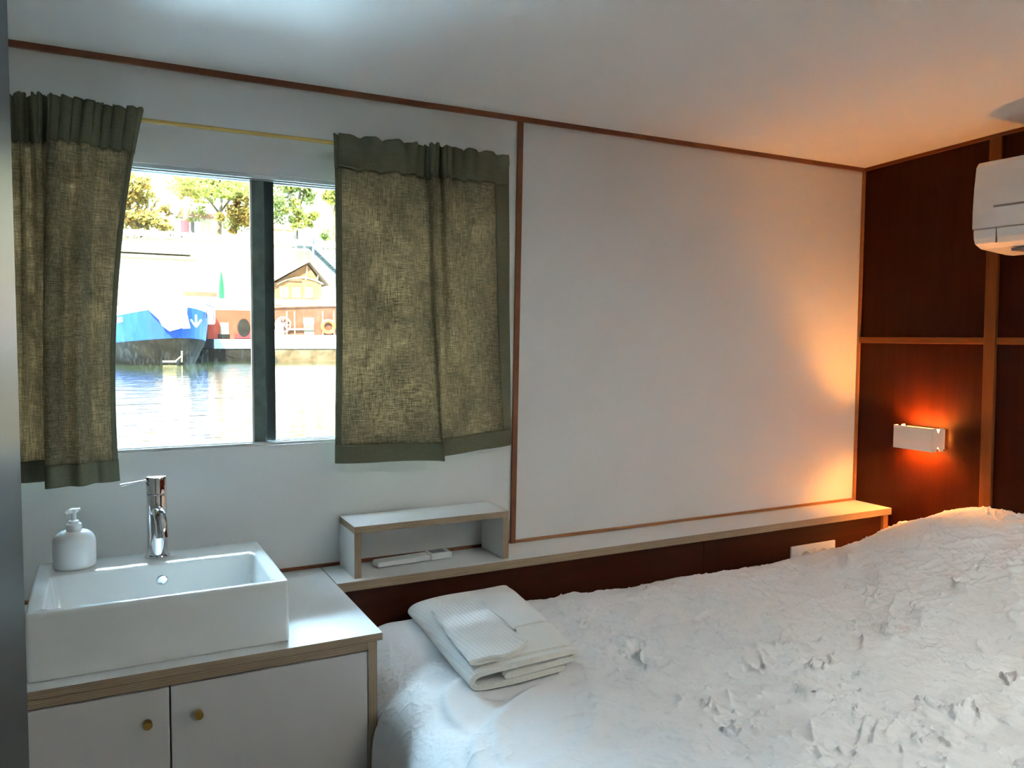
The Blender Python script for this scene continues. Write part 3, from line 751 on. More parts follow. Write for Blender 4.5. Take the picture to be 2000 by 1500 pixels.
b = strip_towel(path, .0068, 0, 1, lambda u, z, w: tw2(u/.13, z, w), 40)
b.build('towel_body', [WAFFLE, HEMT], sm, auto=50)
b = MB(); rows = []
for k in range(25):
    w = k/24*.72; rows.append([tw2(u, z, w) for u, z in ((.985, .014), (1.02, .0165), (1.06, .011), (1.03, .0045))])
b.grid(rows); b.build('rolled_hem', WAFFLE, sm, smooth=True, solid=.002)

# ------------------------------------------------------------------ wall lamp
lamp = thing('wall_lamp', 'small white box wall lamp glowing orange on the dark wood wall', 'wall lamp', (WX, 1.852, 1.083))
LX0, LY0, LY1, LZ0, LZ1 = 2.562, 1.776, 1.929, 1.042, 1.124
b = MB(); b.box(LX0, LX0+.0025, LY0, LY1, LZ0, LZ1)
for y in (LY0, LY1-.002):      # end cheeks with a notch top and bottom
    xm = (LX0+.0025+2.622)/2; q = .011; hz = .018
    for s in (0, 1):
        pr = [(LX0+.0025, LZ0), (xm-q, LZ0), (xm, LZ0+hz), (xm, LZ1-hz), (xm-q, LZ1), (LX0+.0025, LZ1)] if s == 0 else \
             [(xm, LZ0+hz), (xm+q, LZ0), (2.622, LZ0), (2.622, LZ1), (xm+q, LZ1), (xm, LZ1-hz)]
        i = len(b.v); n = len(pr)
        for yy_ in (y, y+.002):
            for (x, z) in pr: b.v.append((x, yy_, z))
        for k in range(n): b.f.append((i+k, i+(k+1) % n, i+n+(k+1) % n, i+n+k)); b.mi.append(0)
        # split concave face into quads
        if s == 0: fs = [(0, 1, 2), (0, 2, 3, 5), (3, 4, 5)]
        else: fs = [(0, 1, 2), (0, 2, 3, 5), (3, 4, 5)]
        for f in fs: b.f.append(tuple(i+j for j in f)); b.mi.append(0); b.f.append(tuple(i+n+j for j in f)); b.mi.append(0)
b.build('shade', PLAST, lamp)
b = MB(); b.box(2.622, WX-.0005, LY0+.006, LY1-.006, LZ0+.006, LZ1-.006); b.build('back_plate', PLAST, lamp, bevel=.001)
m_, n_n, b_, o_ = nt('lamp_glow'); setp(b_, (1, .8, .5), .5); b_.inputs['Emission Color'].default_value = (1, .34, .048, 1); b_.inputs['Emission Strength'].default_value = 140
b = MB(); b.tube([(2.598, LY0+.028, 1.083), (2.598, LY1-.028, 1.083)], .010, 14); b.build('bulb', m_, lamp, smooth=True)

# ------------------------------------------------------------------ air conditioner
ac = thing('air_conditioner', 'white split air conditioner high on the dark wood wall', 'air conditioner', (WX, 1.17, 1.72))
AY0, AY1 = .78, 1.578
front = [(2.640, 1.984), (2.470, 1.984), (2.447, 1.980), (2.437, 1.965), (2.430, 1.90), (2.427, 1.83), (2.428, 1.7735)]
prof = [(WX-.0005, 1.984)] + front[1:] + [(2.470, 1.7735), (WX-.0005, 1.7735)]
b = MB(); b.prism(prof, 1, AY0, AY1); b.build('front_cover', PLAST, ac, bevel=.004)
prof = [(WX-.0005, 1.7725), (2.4292, 1.7725), (2.432, 1.745), (2.440, 1.729), (2.470, 1.716), (2.60, 1.705), (WX-.0005, 1.705)]
b = MB(); b.prism(prof, 1, AY0+.004, AY1-.004); b.build('lower_casing', PLAST, ac, bevel=.003)
prof = [(2.4270, 1.7695), (2.4300, 1.7445), (2.4395, 1.7275), (2.4475, 1.7235), (2.452, 1.728), (2.442, 1.742), (2.434, 1.768)]
b = MB(); b.prism(prof, 1, AY0+.075, AY1-.079); b.build('air_flap', PLAST, ac, bevel=.001)
b = MB(); b.box(2.4285, 2.4335, AY1-.0785, AY1-.0755, 1.728, 1.7725); b.build('seam_gap', GREY, ac)
b = MB(); b.box(2.4262, 2.4292, AY0+.07, AY1-.066, 1.8345, 1.8405); b.build('front_groove', GREY, ac, bevel=.001)
b = MB(); b.box(2.47, 2.56, AY0+.10, AY1-.10, 1.7035, 1.7115); b.build('air_outlet', GREY, ac)

SOCKG = plain('socket_shadow_grey', (.50, .50, .49), .5)
# ------------------------------------------------------------------ socket plate
sk = thing('wall_socket', 'white double socket plate on the dark board behind the duvet', 'wall socket', (2.24, 1.999, .665))
b = MB(); b.box(2.134, 2.352, 1.992, 1.9995, .626, .708); b.build('cover_plate', PLAST, sk, bevel=.002)
for x0, x1 in ((2.160, 2.240), (2.246, 2.330)):
    b = MB(); b.box(x0, x1, 1.9895, 1.9921, .640, .692); s_ = b.build('socket_insert', PLAST, sk, bevel=.001)
    b = MB(); cx = (x0+x1)/2; R90 = Matrix.Rotation(PI/2, 3, 'X')
    b.lathe([(.0205, 0), (.0205, .0008), (.0190, .0010), (.0188, .0002)], (cx, 1.9895, .666), 28, rot=R90)
    for dx in (-.0095, .0095): b.lathe([(.0026, 0), (.0026, .0011)], (cx+dx, 1.9895, .666), 12, rot=R90)
    h = b.build('socket_hole', SOCKG, sk, auto=40); h.parent = s_

#EXTERIOR#
# ================================================================== outside: the river and the far bank
EXTERIOR = True
WATZ = -.05
m, n, b_, o_ = nt('river_water'); setp(b_, (.0026, .0031, .0010), .04, IOR=1.75)
v = coords(n, (.55, 1.9, 1))
t1 = tex_noise(n, 1.1, 3, .55, v, .3); t2 = tex_noise(n, 5.5, 2, .5, v)
ad = N(n, 'Math', operation='MULTIPLY_ADD'); ad.inputs[1].default_value = .22; n.links.new(t2.outputs[0], ad.inputs[0]); n.links.new(t1.outputs[0], ad.inputs[2])
bump(n, b_, ad.outputs[0], 1.0, .028)
WATER = m
b = MB(); nx_, ny_ = 40, 30
b.grid([[(-400+800*i/nx_, 2.9+58*(j/ny_), WATZ) for j in range(ny_+1)] for i in range(nx_+1)])
struct(b.build('river_water', WATER), 'rippled green river water outside the window')

STONE = plain('pale_limestone', (.27, .25, .20), .9, var=.12, scale=.8)
STONEL = plain('mossy_ledge', (0.118, 0.101, 0.0562), .9, var=.2, scale=1.5)
def mottled(name, stops, sc, rough=.9):
    m, n, b, o = nt(name); setp(b, (.5, .5, .5), rough); b.inputs['Specular IOR Level'].default_value = .03
    t = tex_noise(n, sc, 5, .65, coords(n)); n.links.new(ramp(n, t.outputs[0], stops), b.inputs['Base Color']); return m
WALLS = mottled('quay_stone', [(.3, (.115, .09, .055)), (.5, (.17, .15, .112)), (.7, (.20, .185, .145))], .35)
# quay and retaining wall
QZ = 2.6
b = MB(); b.box(-400, 420, 55.5, 58.2, -1, QZ); struct(b.build('quay_wall', WALLS), 'pale stone lower quay behind the moored boats')
b = MB(); ZTOP = 8.75; b.box(-400, 420, 62, 64, QZ, ZTOP-.5); b.box(-400, 420, 61.75, 64, ZTOP-.5, ZTOP)
b.box(-400, 420, 58.2, 62, QZ-.6, QZ-.02)
struct(b.build('embankment_wall', WALLS), 'tall sunlit stone embankment wall across the river')
b = MB()
for (xa, xb, pa, pb) in ((225, 372, 487, 492), (225, 385, 497, 503)):
    A = at(xa, pa, 61.4); B = at(xb, pb, 61.4)
    b.box(-30, B.x, 60.9, 61.9, A.z-.16, A.z+.05)
tag(b.build('stone_ledge', STONEL), 'narrow mossy ledges along the left part of the embankment wall', 'ledge')
b = MB()
random.seed(4)
for k in range(34):       # dark carved marks on the parapet
    px = 236+k*4+random.uniform(-1, 1); py = 462+random.uniform(-4, 8); p = at(px, py, 61.70); s_ = random.uniform(.05, .13)
    b.box(p.x-s_, p.x+s_, 61.70, 61.749, p.z-.05, p.z+random.uniform(.04, .14))
tag(b.build('wall_weathering', STONEL), 'row of dark weathering marks near the top of the embankment wall', 'wall marks', kind='stuff')
b = MB(); b.box(-400, 420, 64, 110, ZTOP-1.2, ZTOP-.6); struct(b.build('street_ground', STONE), 'street on top of the embankment')

# ---- blue barge, bow towards us
BLUE = plain('blue_hull_paint', (0.00337, 0.0211, 0.112), .4, var=.12, scale=1.5)
HULLD = mottled('black_hull_paint', [(.3, (0.00278, 0.00278, 0.00217)), (.6, (0.00776, 0.00743, 0.00541)), (.8, (0.0155, 0.0139, 0.00776))], 1.6, .6)
BWHITE = plain('white_boat_paint', (.30, .30, .30), .5, var=.03, scale=1)
REDP = plain('red_boat_paint', (0.127, 0.0155, 0.00562), .5, var=.15, scale=1)
BROWNP = mottled('brown_cabin_boards', [(.3, (0.0366, 0.0155, 0.0084)), (.7, (0.0591, 0.0281, 0.0155))], 2.0, .7)
TANH = mottled('weathered_hull', [(.3, (0.0372, 0.0253, 0.0118)), (.5, (0.081, 0.0642, 0.0372)), (.75, (0.115, 0.0982, 0.0642))], 1.2, .8)
WINP = plain('barge_window_glass', (0.0703, 0.0619, 0.0421), .25)
YEL = plain('draft_mark_paint', (0.211, 0.183, 0.084), .6)
def hull(parent, stem, ax, beam, length, zt_stem, zt_side, zb_band, white_patch=True, mats=None, curve=2.6, names=('hull', 'band', 'bulwark')):
    """loft both sides from the stem; ax unit vector away from the bow. levels of z give hull / coloured band / bulwark"""
    ax = Vector((ax[0], ax[1], 0)).normalized(); pe = Vector((ax.y, -ax.x, 0))
    bs = [0, .04, .12, .25, .45, .7, 1.0, 1.4, 1.9, 2.5, 3.2, 4, 6, 10, 16, 24, length-2, length]
    levels = [('u', 0), ('u', .5), ('u', 1), ('m', .5), ('m', 1), ('t', 1)]
    parts = {k: MB() for k in names}
    for sgn in (-1, 1):
        rows = []
        for bb in bs:
            q = min(1, bb/3.4); w = beam*(1-(1-q)**curve)**(1/1.6)
            if bb > length-3: w *= 1-(bb-(length-3))/6
            zt = zt_side+(zt_stem-zt_side)*math.exp(-bb/2.6); zb = zb_band[1]+(zb_band[0]-zb_band[1])*math.exp(-bb/2.5)
            zs = [WATZ-.5, (zb+WATZ)/2, zb, zb+(zt-zb)*.45, zb+(zt-zb)*.76, zt+.02]
            row = []
            for k, z in enumerate(zs):
                fl = [.55, .80, .93, .98, 1.0, 1.0][k]; rake = [.9, .45, .2, .08, 0, 0][k]*math.exp(-bb/1.2)
                p = Vector((stem.x, stem.y, 0))+ax*(bb+rake)+pe*sgn*w*(fl if bb < 8 else min(1, fl+.3)); row.append((p.x, p.y, z))
            rows.append(row)
        parts[names[0]].grid([r[:3] for r in rows])
        parts[names[1]].grid([r[2:5] for r in rows]); parts[names[2]].grid([r[4:6] for r in rows])
    out = {}
    for k, mm in zip(names, mats): out[k] = parts[k].build(k, mm, parent, smooth=False, solid=.06)
    return out
YB = 44.0
stem = at(357, 640, YB)
bl = thing('blue_barge', 'blue and white river barge with its bow pointing at us, left of the window mullion', 'boat', (stem.x, stem.y+4, 0))
zA = at(357, 580, YB).z; zS = at(228, 617, YB+2).z; zb0_ = at(357, 660, YB).z; zb1_ = at(228, 674, YB+2).z
hull(bl, stem, (-.34, .94), 2.45, 30, zA, zS, (zb0_, zb1_), mats=(HULLD, BLUE, BWHITE))
# white painted shield on the bow, two halves following the plating
b = MB()
for pts in ([(292, 606), (357, 586), (357, 640), (332, 647), (318, 637), (311, 624)], [(357, 586), (367, 590), (365, 612), (372, 641), (357, 642)]):
    q = [at(x, y, YB-.42) for x, y in pts]; i = len(b.v)
    for p in q: b.v.append(tuple(p))
    for p in q: b.v.append((p.x, p.y+.40, p.z))
    k = len(q); b.f.append(tuple(range(i, i+k))); b.mi.append(0); b.f.append(tuple(range(i+k, i+2*k))[::-1]); b.mi.append(0)
    for j in range(k): b.f.append((i+j, i+(j+1) % k, i+k+(j+1) % k, i+k+j)); b.mi.append(0)
b.build('bow_shield', BWHITE, bl)
for px, py in ((335, 632), (383, 628)):
    b = MB(); c = at(px, py, YB-.50)
    b.bar(c+Vector((0, 0, -.25)), c+Vector((0, 0, .35)), .10); b.bar(c+Vector((-.25, 0, .1)), c+Vector((0, 0, -.28)), .09); b.bar(c+Vector((.25, 0, .1)), c+Vector((0, 0, -.28)), .09)
    b.build('anchor', plain('grey_anchor_paint', (0.0562, 0.0675, 0.084), .6), bl)
for i in range(5):
    b = MB(); p = at(232+i*8.2, 625-i*1.5, YB+1.0); b.box(p.x-.07, p.x+.07, p.y-.03, p.y+.03, p.z-.13, p.z+.13); b.build('letter_mark', BWHITE, bl)
b = MB(); b.bar(at(355, 686, YB-.15), at(355, 707, YB-.05), .06); b.bar(at(318, 706, YB+.2), at(344, 706, YB), .09); b.bar(at(344, 704, YB-.1), at(354, 696, YB-.2), .05); b.build('stem_rubber', YEL, bl)
# deck, hatch cover and wheelhouse
b = MB(); c = at(350, 600, YB+5); b.box(c.x-3.6, c.x+1.8, YB+4, YB+10, zS-.35, zS+.55); b.build('hatch_cover', BWHITE, bl, bevel=.1)
b = MB()
for px in range(305, 420, 14): 
    p = at(px, 583+abs(px-357)*.35, YB+1.2); b.bar(p, p+Vector((0, 0, -.6)), .04)
pr = [at(px, 577+abs(px-357)*.38, YB+1.2) for px in range(300, 425, 8)]
b.tube(pr, .03, 6); b.build('bow_rail', HULLD, bl)

# ---- red barge
YR = 49.5
rb = thing('red_barge', 'red cabined barge moored behind the blue bow, left of the mullion', 'boat', (at(470, 660, YR).x, YR+2, 0))
def wbox(px0, px1, py0, py1, Y, dep, mat, name, parent, bevel=0):
    a = at(px0, py1, Y); c = at(px1, py0, Y); b = MB(); b.box(a.x, c.x, Y, Y+dep, a.z, c.z); return b.build(name, mat, parent, bevel=bevel)
wbox(405, 529, 607, 662, YR, 3.5, REDP, 'cabin', rb)
wbox(418, 529, 663, 681, YR-.4, 4.5, plain('pale_blue_boat_paint', (0.118, 0.154, 0.191), .5), 'hull_band', rb)
a = at(395, 681, YR-.2); c = at(529, 681, YR-.2); b = MB(); b.box(a.x, c.x, YR-.3, YR+4, WATZ-.5, a.z-.02); b.build('hull', HULLD, rb)
wbox(430, 447, 630, 653, YR-.05, .06, WINP, 'window', rb); wbox(426, 449, 653, 661, YR-.06, .07, HULLD, 'skirting', rb)
cc = at(476, 640, YR-.02); b = MB(); b.lathe([(.36, 0), (.36, .06), (.30, .07)], cc, 20, rot=Matrix.Rotation(PI/2, 3, 'X'), sy=1.5); b.build('porthole', HULLD, rb)
wbox(459, 494, 653, 661, YR-.07, .08, plain('dark_red_paint', (0.0338, 0.00562, 0.00562), .6), 'skirting', rb)
wbox(442, 480, 588, 604, YR+.6, 2, BWHITE, 'deck_box', rb, .1)
wbox(420, 495, 600, 606, YR+.3, 3, BWHITE, 'cabin_roof', rb)
# low brown roof further along the quay
wbox(358, 424, 571, 579, 53.5, 1.8, BROWNP, 'brown_deckhouse_roof', None).name = 'deckhouse'
dk = bpy.data.objects['deckhouse']; tag(dk, 'low brown deckhouse roof seen above the blue bow', 'deckhouse')
pz = at(391, 579, 53.5); b = MB(); b.box(at(330, 590, 53.4).x, at(424, 590, 53.4).x, 53.45, 55.4, WATZ-.2, pz.z-.01); tag(b.build('white_hull', BWHITE), 'white hull under the low brown deckhouse, behind the blue barge', 'boat')
# ---- brown barge right of the mullion
YC_ = 47.0
br = thing('brown_barge', 'brown wooden cabin barge with a white waist, right of the mullion', 'boat', (at(600, 660, YC_).x, YC_+2, 0))
wbox(531, 900, 604, 656, YC_+.2, 3.8, BROWNP, 'cabin', br)
wbox(531, 900, 656.5, 681, YC_-.5, 5.2, BWHITE, 'waist', br)
b = MB(); a = at(531, 682, YC_-.45); c = at(900, 682, YC_-.45)
b.hexa([(a.x+.7, YC_+.3, WATZ-.4), (c.x, YC_+.3, WATZ-.4), (c.x, YC_+4, WATZ-.4), (a.x, YC_+4, WATZ-.4), (a.x, YC_-.4, a.z-.02), (c.x, YC_-.4, a.z-.02), (c.x, YC_+4, a.z-.02), (a.x, YC_+4, a.z-.02)])
b.build('hull', TANH, br)
wbox(593, 613, 621, 632, YC_+.1, .08, BWHITE, 'notice_board', br)
wbox(593, 613, 632.5, 648, YC_+.1, .07, plain('dull_pane', (0.045, 0.0421, 0.0281), .4), 'window', br)
wbox(595, 613, 648.5, 655, YC_+.1, .07, BWHITE, 'window_sill', br)
for px in (560, 575, 630, 652):
    wbox(px, px+1.6, 608, 656, YC_+.08, .08, YEL, 'batten', br)
b = MB(); b.bar(at(560, 643, YC_), at(612, 643, YC_), .10); b.bar(at(531, 599, YC_), at(660, 595, YC_), .07); b.build('hand_rail', YEL, br)
b = MB(); cw = at(553, 634, YC_-.1)
ringp = [(cw.x+.42*math.cos(2*PI*k/20), cw.y, cw.z+.42*math.sin(2*PI*k/20)) for k in range(21)]; b.tube(ringp, .035, 8, cap=False)
for k in range(4): 
    a = PI*k/4; dv_ = Vector((math.cos(a), 0, math.sin(a)))*.4; b.bar(cw-dv_, cw+dv_, .03)
tag(b.build('steering_wheel', BWHITE), 'pale spoked wheel leaning on the brown barge cabin', 'wheel')
b = MB(); c = at(545, 650, YC_-.3); b.lathe([(.28, 0), (.30, .3), (.2, .75), (.06, 1.3)], (c.x, c.y, c.z-.5), 12); tag(b.build('deck_ventilator', BWHITE), 'white ventilator cowl on the near deck of the brown barge', 'ventilator')
lb = MB(); cl_ = at(641, 638, YC_); rr = .34
lb.tube([(cl_.x+rr*math.cos(2*PI*k/24), cl_.y, cl_.z+rr*math.sin(2*PI*k/24)) for k in range(25)], .115, 10, cap=False)
ORANGE = plain('orange_lifebuoy', (0.203, 0.0338, 0.0084), .5)
tag(lb.build('lifebuoy', ORANGE, smooth=True), 'orange lifebuoy hanging on the brown barge, next to the right curtain', 'lifebuoy')
# flowers on the cabin roof
b = MB(); random.seed(5)
for k in range(170):
    p = at(random.uniform(572, 618), random.uniform(596, 607), YC_+.5+random.random()*.5); s_ = random.uniform(.04, .09)
    d1_ = Vector((random.uniform(-1, 1), random.uniform(-1, 1), random.uniform(-1, 1))).normalized()*s_; d2_ = d1_.cross(Vector((.3, .5, .8))).normalized()*s_
    b.quad(p-d1_, p+d2_, p+d1_, p-d2_)
tag(b.build('flower_box', plain('red_flowers', (0.154, 0.0281, 0.0225), .8)), 'red flowers planted along the brown barge roof', 'flowers', kind='stuff')
# ---- green closed parasol
pa = thing('parasol', 'closed dark green parasol standing on the quay behind the red barge', 'parasol', tuple(at(433, 584, 52)))
p0 = at(433, 583, 52); p1 = at(433, 530, 52); H_ = p1.z-p0.z
b = MB(); b.lathe([(.14, .0), (.17, .05*H_), (.16, .4*H_), (.10, .72*H_), (.03, .98*H_)], p0, 10, sx=1.0); b.build('canopy', mottled('green_canvas', [(.3, (.003, .022, .006)), (.7, (.008, .045, .014))], 3), pa)
b = MB(); b.bar((p0.x, p0.y, QZ-.3), (p0.x, p0.y, p0.z), .05); b.build('pole', BWHITE, pa)
# ---- timber chalet on the quay
TIMB = mottled('chalet_boards', [(.3, (0.084, 0.0421, 0.0169)), (.7, (0.124, 0.0731, 0.0338))], 1.6)
PALEY = plain('chalet_cream', (0.174, 0.154, 0.096), .8)
YH = 55.6
ch = thing('timber_chalet', 'steep-gabled timber chalet on the quay right of the mullion', 'building', (at(590, 600, YH).x, YH+2, QZ))
apx = at(600, 513, YH); lft = at(528, 552, YH); rgt = at(636, 556, YH)
fz = QZ+.01
xl, xr = lft.x+.3, rgt.x-.3
b = MB(); i = 0
pr = [(xl, fz), (xr, fz), (xr, rgt.z), (apx.x, apx.z-.1), (xl, lft.z)]
b.prism(pr, 1, YH, YH+3.2); b.build('gable_wall', TIMB, ch)
for a, c in ((lft, apx), (rgt, apx)):
    b = MB(); dd = Vector((0, 0, .16)); a2 = a+(a-c)*.06
    b.hexa([(a2.x, YH-.7, a2.z), (c.x, YH-.7, c.z), (c.x, YH+3.4, c.z), (a2.x, YH+3.4, a2.z), (a2.x, YH-.7, a2.z+.14), (c.x, YH-.7, c.z+.14), (c.x, YH+3.4, c.z+.14), (a2.x, YH+3.4, a2.z+.14)])
    b.build('roof_slope', plain('chalet_roof', (0.096, 0.0619, 0.0366), .8), ch)
for k in range(3):
    w0_ = wbox(546+k*24, 564+k*24, 559, 582, YH-.05, .06, PALEY, 'window', ch)
    b = MB()
    for j in range(4):
        p = at(546+k*24+j*6, 559, YH-.08); q = at(546+k*24+j*6, 582, YH-.08); b.bar(p, q, .05)
    b.bar(at(546+k*24, 559, YH-.08), at(564+k*24, 559, YH-.08), .05); g_ = b.build('glazing_bars', TIMB, ch)
wbox(562, 590, 543, 549, YH-.12, .1, plain('sign_board_wood', (0.045, 0.0281, 0.0141), .7), 'name_board', ch)
wbox(536, 630, 586, 600, YH-.03, .04, PALEY, 'lower_boards', ch)
b = MB(); pts = [at(x, 556-14*math.sin((x-540)/92*PI)**.8, YH-.1) for x in range(541, 632, 6)]; b.tube([Vector(p) for p in pts], .06, 6); b.build('arched_trim', PALEY, ch)
for px in (560, 600, 622):
    b = MB(); b.bar(at(px, 520+abs(px-600)*.7, YH-.05), at(px-3, 548, YH-.05), .09); b.build('brace', PALEY, ch)
# ---- blue grey stairs
STEEL = plain('blue_grey_steel', (0.0562, 0.084, 0.101), .6)
st = thing('metal_staircase', 'blue-grey metal staircase down the embankment wall beside the chalet roof', 'staircase', tuple(at(640, 500, 60)))
A = at(612, 478, 60); B = at(668, 532, 60)
for dy in (0, 1.2):
    b = MB(); b.bar(A+Vector((0, dy, 0)), B+Vector((0, dy, 0)), .12, .34); b.build('stringer', STEEL, st)
    b = MB(); b.bar(A+Vector((0, dy, 1)), B+Vector((0, dy, 1)), .06); b.bar(A+Vector((0, dy, .55)), B+Vector((0, dy, .55)), .04)
    for k in range(8): p = A.lerp(B, k/7)+Vector((0, dy, 0)); b.bar(p, p+Vector((0, 0, 1)), .05)
    b.build('hand_rail', STEEL, st)
b = MB()
for k in range(14): p = A.lerp(B, (k+.5)/14); b.box(p.x-.15, p.x+.15, 60, 61.2, p.z-.02, p.z+.03)
b.build('treads', STEEL, st)
b = MB(); q0 = at(578, 482, 60); q1 = at(612, 482, 60)
b.box(q0.x, q1.x, 60, 61.6, A.z-.12, A.z)
for k in range(7):
    x = q0.x+(q1.x-q0.x)*k/6; b.bar((x, 60, A.z), (x, 60, A.z+1.1), .05)
    if k in (0, 3, 6): b.bar((x, 60.1, QZ), (x, 60.1, A.z-.1), .14)
b.bar((q0.x, 60, A.z+1.1), (q1.x, 60, A.z+1.1), .06); b.build('landing', STEEL, st)

# ---- street level: trees, hedge, buildings
BARK = mottled('tree_bark', [(.3, (0.0281, 0.0225, 0.0141)), (.7, (0.0619, 0.0506, 0.0338))], 3)
def leafmat(name, c1, c2):
    m, n, b, o = nt(name); n.nodes.remove(b)
    t = tex_noise(n, .9, 4, .7, coords(n)); cc = ramp(n, t.outputs[0], [(.35, c1), (.62, c2)])
    d = N(n, 'BsdfDiffuse'); tr = N(n, 'BsdfTranslucent'); mx = N(n, 'MixShader'); mx.inputs[0].default_value = .35
    n.links.new(cc, d.inputs[0]); n.links.new(cc, tr.inputs[0]); n.links.new(d.outputs[0], mx.inputs[1]); n.links.new(tr.outputs[0], mx.inputs[2]); n.links.new(mx.outputs[0], o.inputs[0]); return m
LG = leafmat('green_yellow_leaves', (0.027, 0.0338, 0.0059), (0.081, 0.078, 0.0169))
LY = leafmat('autumn_leaves', (0.0504, 0.0287, 0.00675), (0.0975, 0.078, 0.0203))
LD = leafmat('fresh_green_leaves', (0.022, 0.0338, 0.0101), (0.0607, 0.0711, 0.0203))
def tree(px, py, Y, rx, rz, mat, label, cat='tree', n=2600, trunk=True, seed=0, leaf=.17):
    c = at(px, py, Y); sc = Y/1450; RX, RZ = rx*sc, rz*sc
    name = {'tree': 'tree', 'bush': 'bush', 'hedge': 'hedge'}[cat]
    root = thing(name, label, cat, (c.x, c.y, ZTOP-.6), group=None)
    rn = random.Random(seed); b = MB(); blobs = [(rn.gauss(0, .5), rn.gauss(0, .4), rn.gauss(0, .5), rn.uniform(.22, .42)) for _ in range(22)]
    for k in range(n):
        bx, by, bz, br_ = blobs[rn.randrange(22)]
        th_, u_ = rn.random()*2*PI, rn.uniform(-1, 1); r_ = br_*(rn.random()**.4); s_ = math.sqrt(1-u_*u_)
        p = c+Vector(((bx+r_*s_*math.cos(th_))*RX, (by+r_*s_*math.sin(th_))*RX*.8, (bz+r_*u_)*RZ))
        a = Vector((rn.gauss(0, 1), rn.gauss(0, 1), rn.gauss(0, 1))).normalized()*leaf*rn.uniform(.6, 1.3); d = a.cross(Vector((rn.gauss(0, 1), rn.gauss(0, 1), rn.gauss(0, 1)))).normalized()*leaf*.7
        b.quad(p-a, p+d, p+a, p-d)
    b.build('foliage', mat, root)
    if trunk:
        b = MB(); z0 = ZTOP-.65; b.tube([(c.x, c.y, z0), (c.x+.1, c.y, (z0+c.z)/2), (c.x+.35, c.y, c.z)], [.24, .19, .10], 10)
        for q in (-1, 1): b.tube([(c.x+.1, c.y, (z0*.4+c.z*.6)), (c.x+q*RX*.45, c.y+.3*q, c.z+RZ*.3)], [.10, .04], 8)
        b.build('trunk', BARK, root, smooth=True)
    return root
tree(425, 366, 68, 100, 52, LG, 'large yellow-green tree left of the mullion, its crown over the wall', n=4200, seed=1)
tree(283, 388, 66.5, 55, 45, LY, 'orange-yellow autumn tree beside the left curtain', n=2600, seed=2)
tree(578, 372, 68, 44, 44, LD, 'grey-green tree just right of the mullion', n=2400, seed=3)
tree(650, 368, 72, 28, 36, LG, 'bright green tree crown next to the right curtain', n=1700, seed=4)
tree(470, 425, 66, 30, 26, LY, 'yellow bush against the mullion on top of the wall', 'bush', n=1500, trunk=False, seed=5)
tree(590, 425, 66, 24, 20, LG, 'small yellow-green bush right of the mullion above the wall', 'bush', n=1000, trunk=False, seed=6)
tree(270, 432, 65.2, 45, 17, LY, 'brownish hedge on the wall top beside the left curtain', 'hedge', n=1500, trunk=False, seed=7)
# bare trunk with red sleeve
tk = thing('street_tree_trunk', 'leaning tree trunk with a red sleeve round its foot', 'tree trunk', (at(361, 452, 64.6).x, 64.6, ZTOP-.6))
b = MB(); b.tube([at(361, 452, 64.6), at(363, 425, 64.6), at(366, 385, 64.6)], [.22, .20, .24], 10); b.build('trunk', BARK, tk, smooth=True)
b = MB(); b.tube([at(361, 462, 64.6), at(361, 432, 64.6)], [.30, .30], 12); b.build('red_sleeve', plain('red_sleeve_cloth', (0.174, 0.0141, 0.0169), .7), tk)
# round road sign
rs = thing('road_sign', 'round white road sign on a thin post above the wall', 'road sign', (at(341, 452, 64.5).x, 64.5, ZTOP-.6))
c = at(341, 408, 64.5); b = MB(); b.lathe([(.36, 0), (.36, .04)], c, 24, rot=Matrix.Rotation(PI/2, 3, 'X')); b.build('disc', BWHITE, rs)
b = MB(); b.bar((c.x, 64.55, ZTOP-.6), (c.x, 64.55, c.z), .07); b.build('post', STEEL, rs)
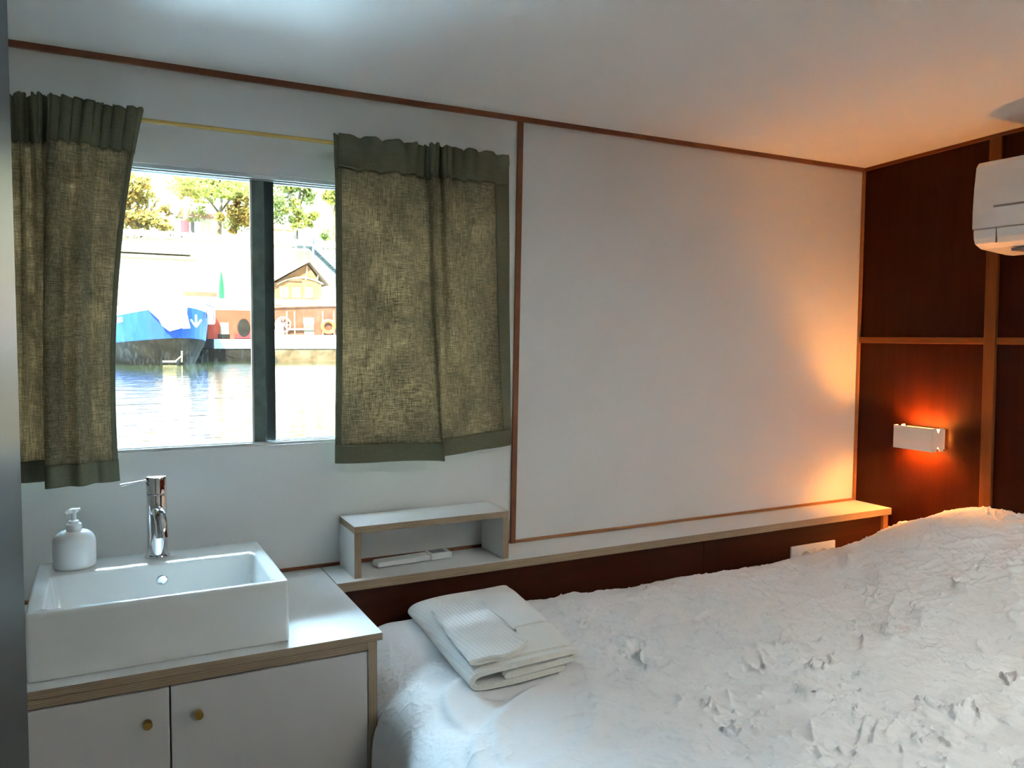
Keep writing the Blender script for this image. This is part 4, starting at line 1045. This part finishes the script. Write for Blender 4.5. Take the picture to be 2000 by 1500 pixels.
# pavilion and houses
ROOFT = plain('tiled_roof', (0.101, 0.0619, 0.0421), .9); FAC = mottled('cream_facade', [(.3, (0.169, 0.154, 0.124)), (.7, (0.203, 0.191, 0.163))], .3)
PINKF = mottled('ochre_facade', [(.3, (0.146, 0.096, 0.0562)), (.7, (0.174, 0.127, 0.0788))], .4); SHUT = plain('grey_shutters', (0.0316, 0.0316, 0.0348), .6)
pv = thing('street_pavilion', 'low cream pavilion with a flat brown roof behind the red-sleeved trunk', 'building', (at(385, 450, 69).x, 70, ZTOP-.6))
wbox(343, 415, 422, 458, 69, 3, FAC, 'wall', pv); wbox(340, 418, 418, 422, 68.7, 3.6, ROOFT, 'roof', pv); wbox(373, 379, 434, 456, 68.95, .05, SHUT, 'door', pv); wbox(381, 393, 434, 456, 68.95, .05, BWHITE, 'window', pv)
pv2 = thing('corner_house', 'small ochre house right of the mullion above the wall', 'building', (at(555, 450, 69).x, 70, ZTOP-.6))
wbox(520, 575, 446, 480, 67, 3, PINKF, 'wall', pv2); wbox(516, 580, 440, 446, 66.8, 3.6, ROOFT, 'roof', pv2); wbox(543, 549, 454, 468, 66.95, .05, SHUT, 'window', pv2); wbox(551, 559, 450, 468, 66.95, .05, BWHITE, 'window', pv2)
ap = thing('apartment_building', 'tall pale stone apartment building behind the trees, dark shuttered windows', 'building', (14, 96, ZTOP-.7))
b = MB(); b.box(-60, 90, 95, 105, ZTOP-1, 33); b.build('facade', FAC, ap)
for (px0, px1, py0, py1) in ((292, 297, 332, 350), (302, 307, 332, 350), (314, 318, 335, 352), (545, 550, 350, 366), (554, 558, 352, 368), (598, 603, 364, 378), (628, 632, 374, 390), (640, 644, 352, 368), (410, 414, 345, 360), (440, 444, 347, 362), (380, 384, 345, 358), (470, 474, 350, 364)):
    wbox(px0, px1, py0, py1, 94.9, .12, SHUT, 'window', ap)
b = MB(); A_ = at(270, 356, 94.7); b.box(-20, 40, 94.6, 95, A_.z-.2, A_.z); b.build('cornice', FAC, ap)
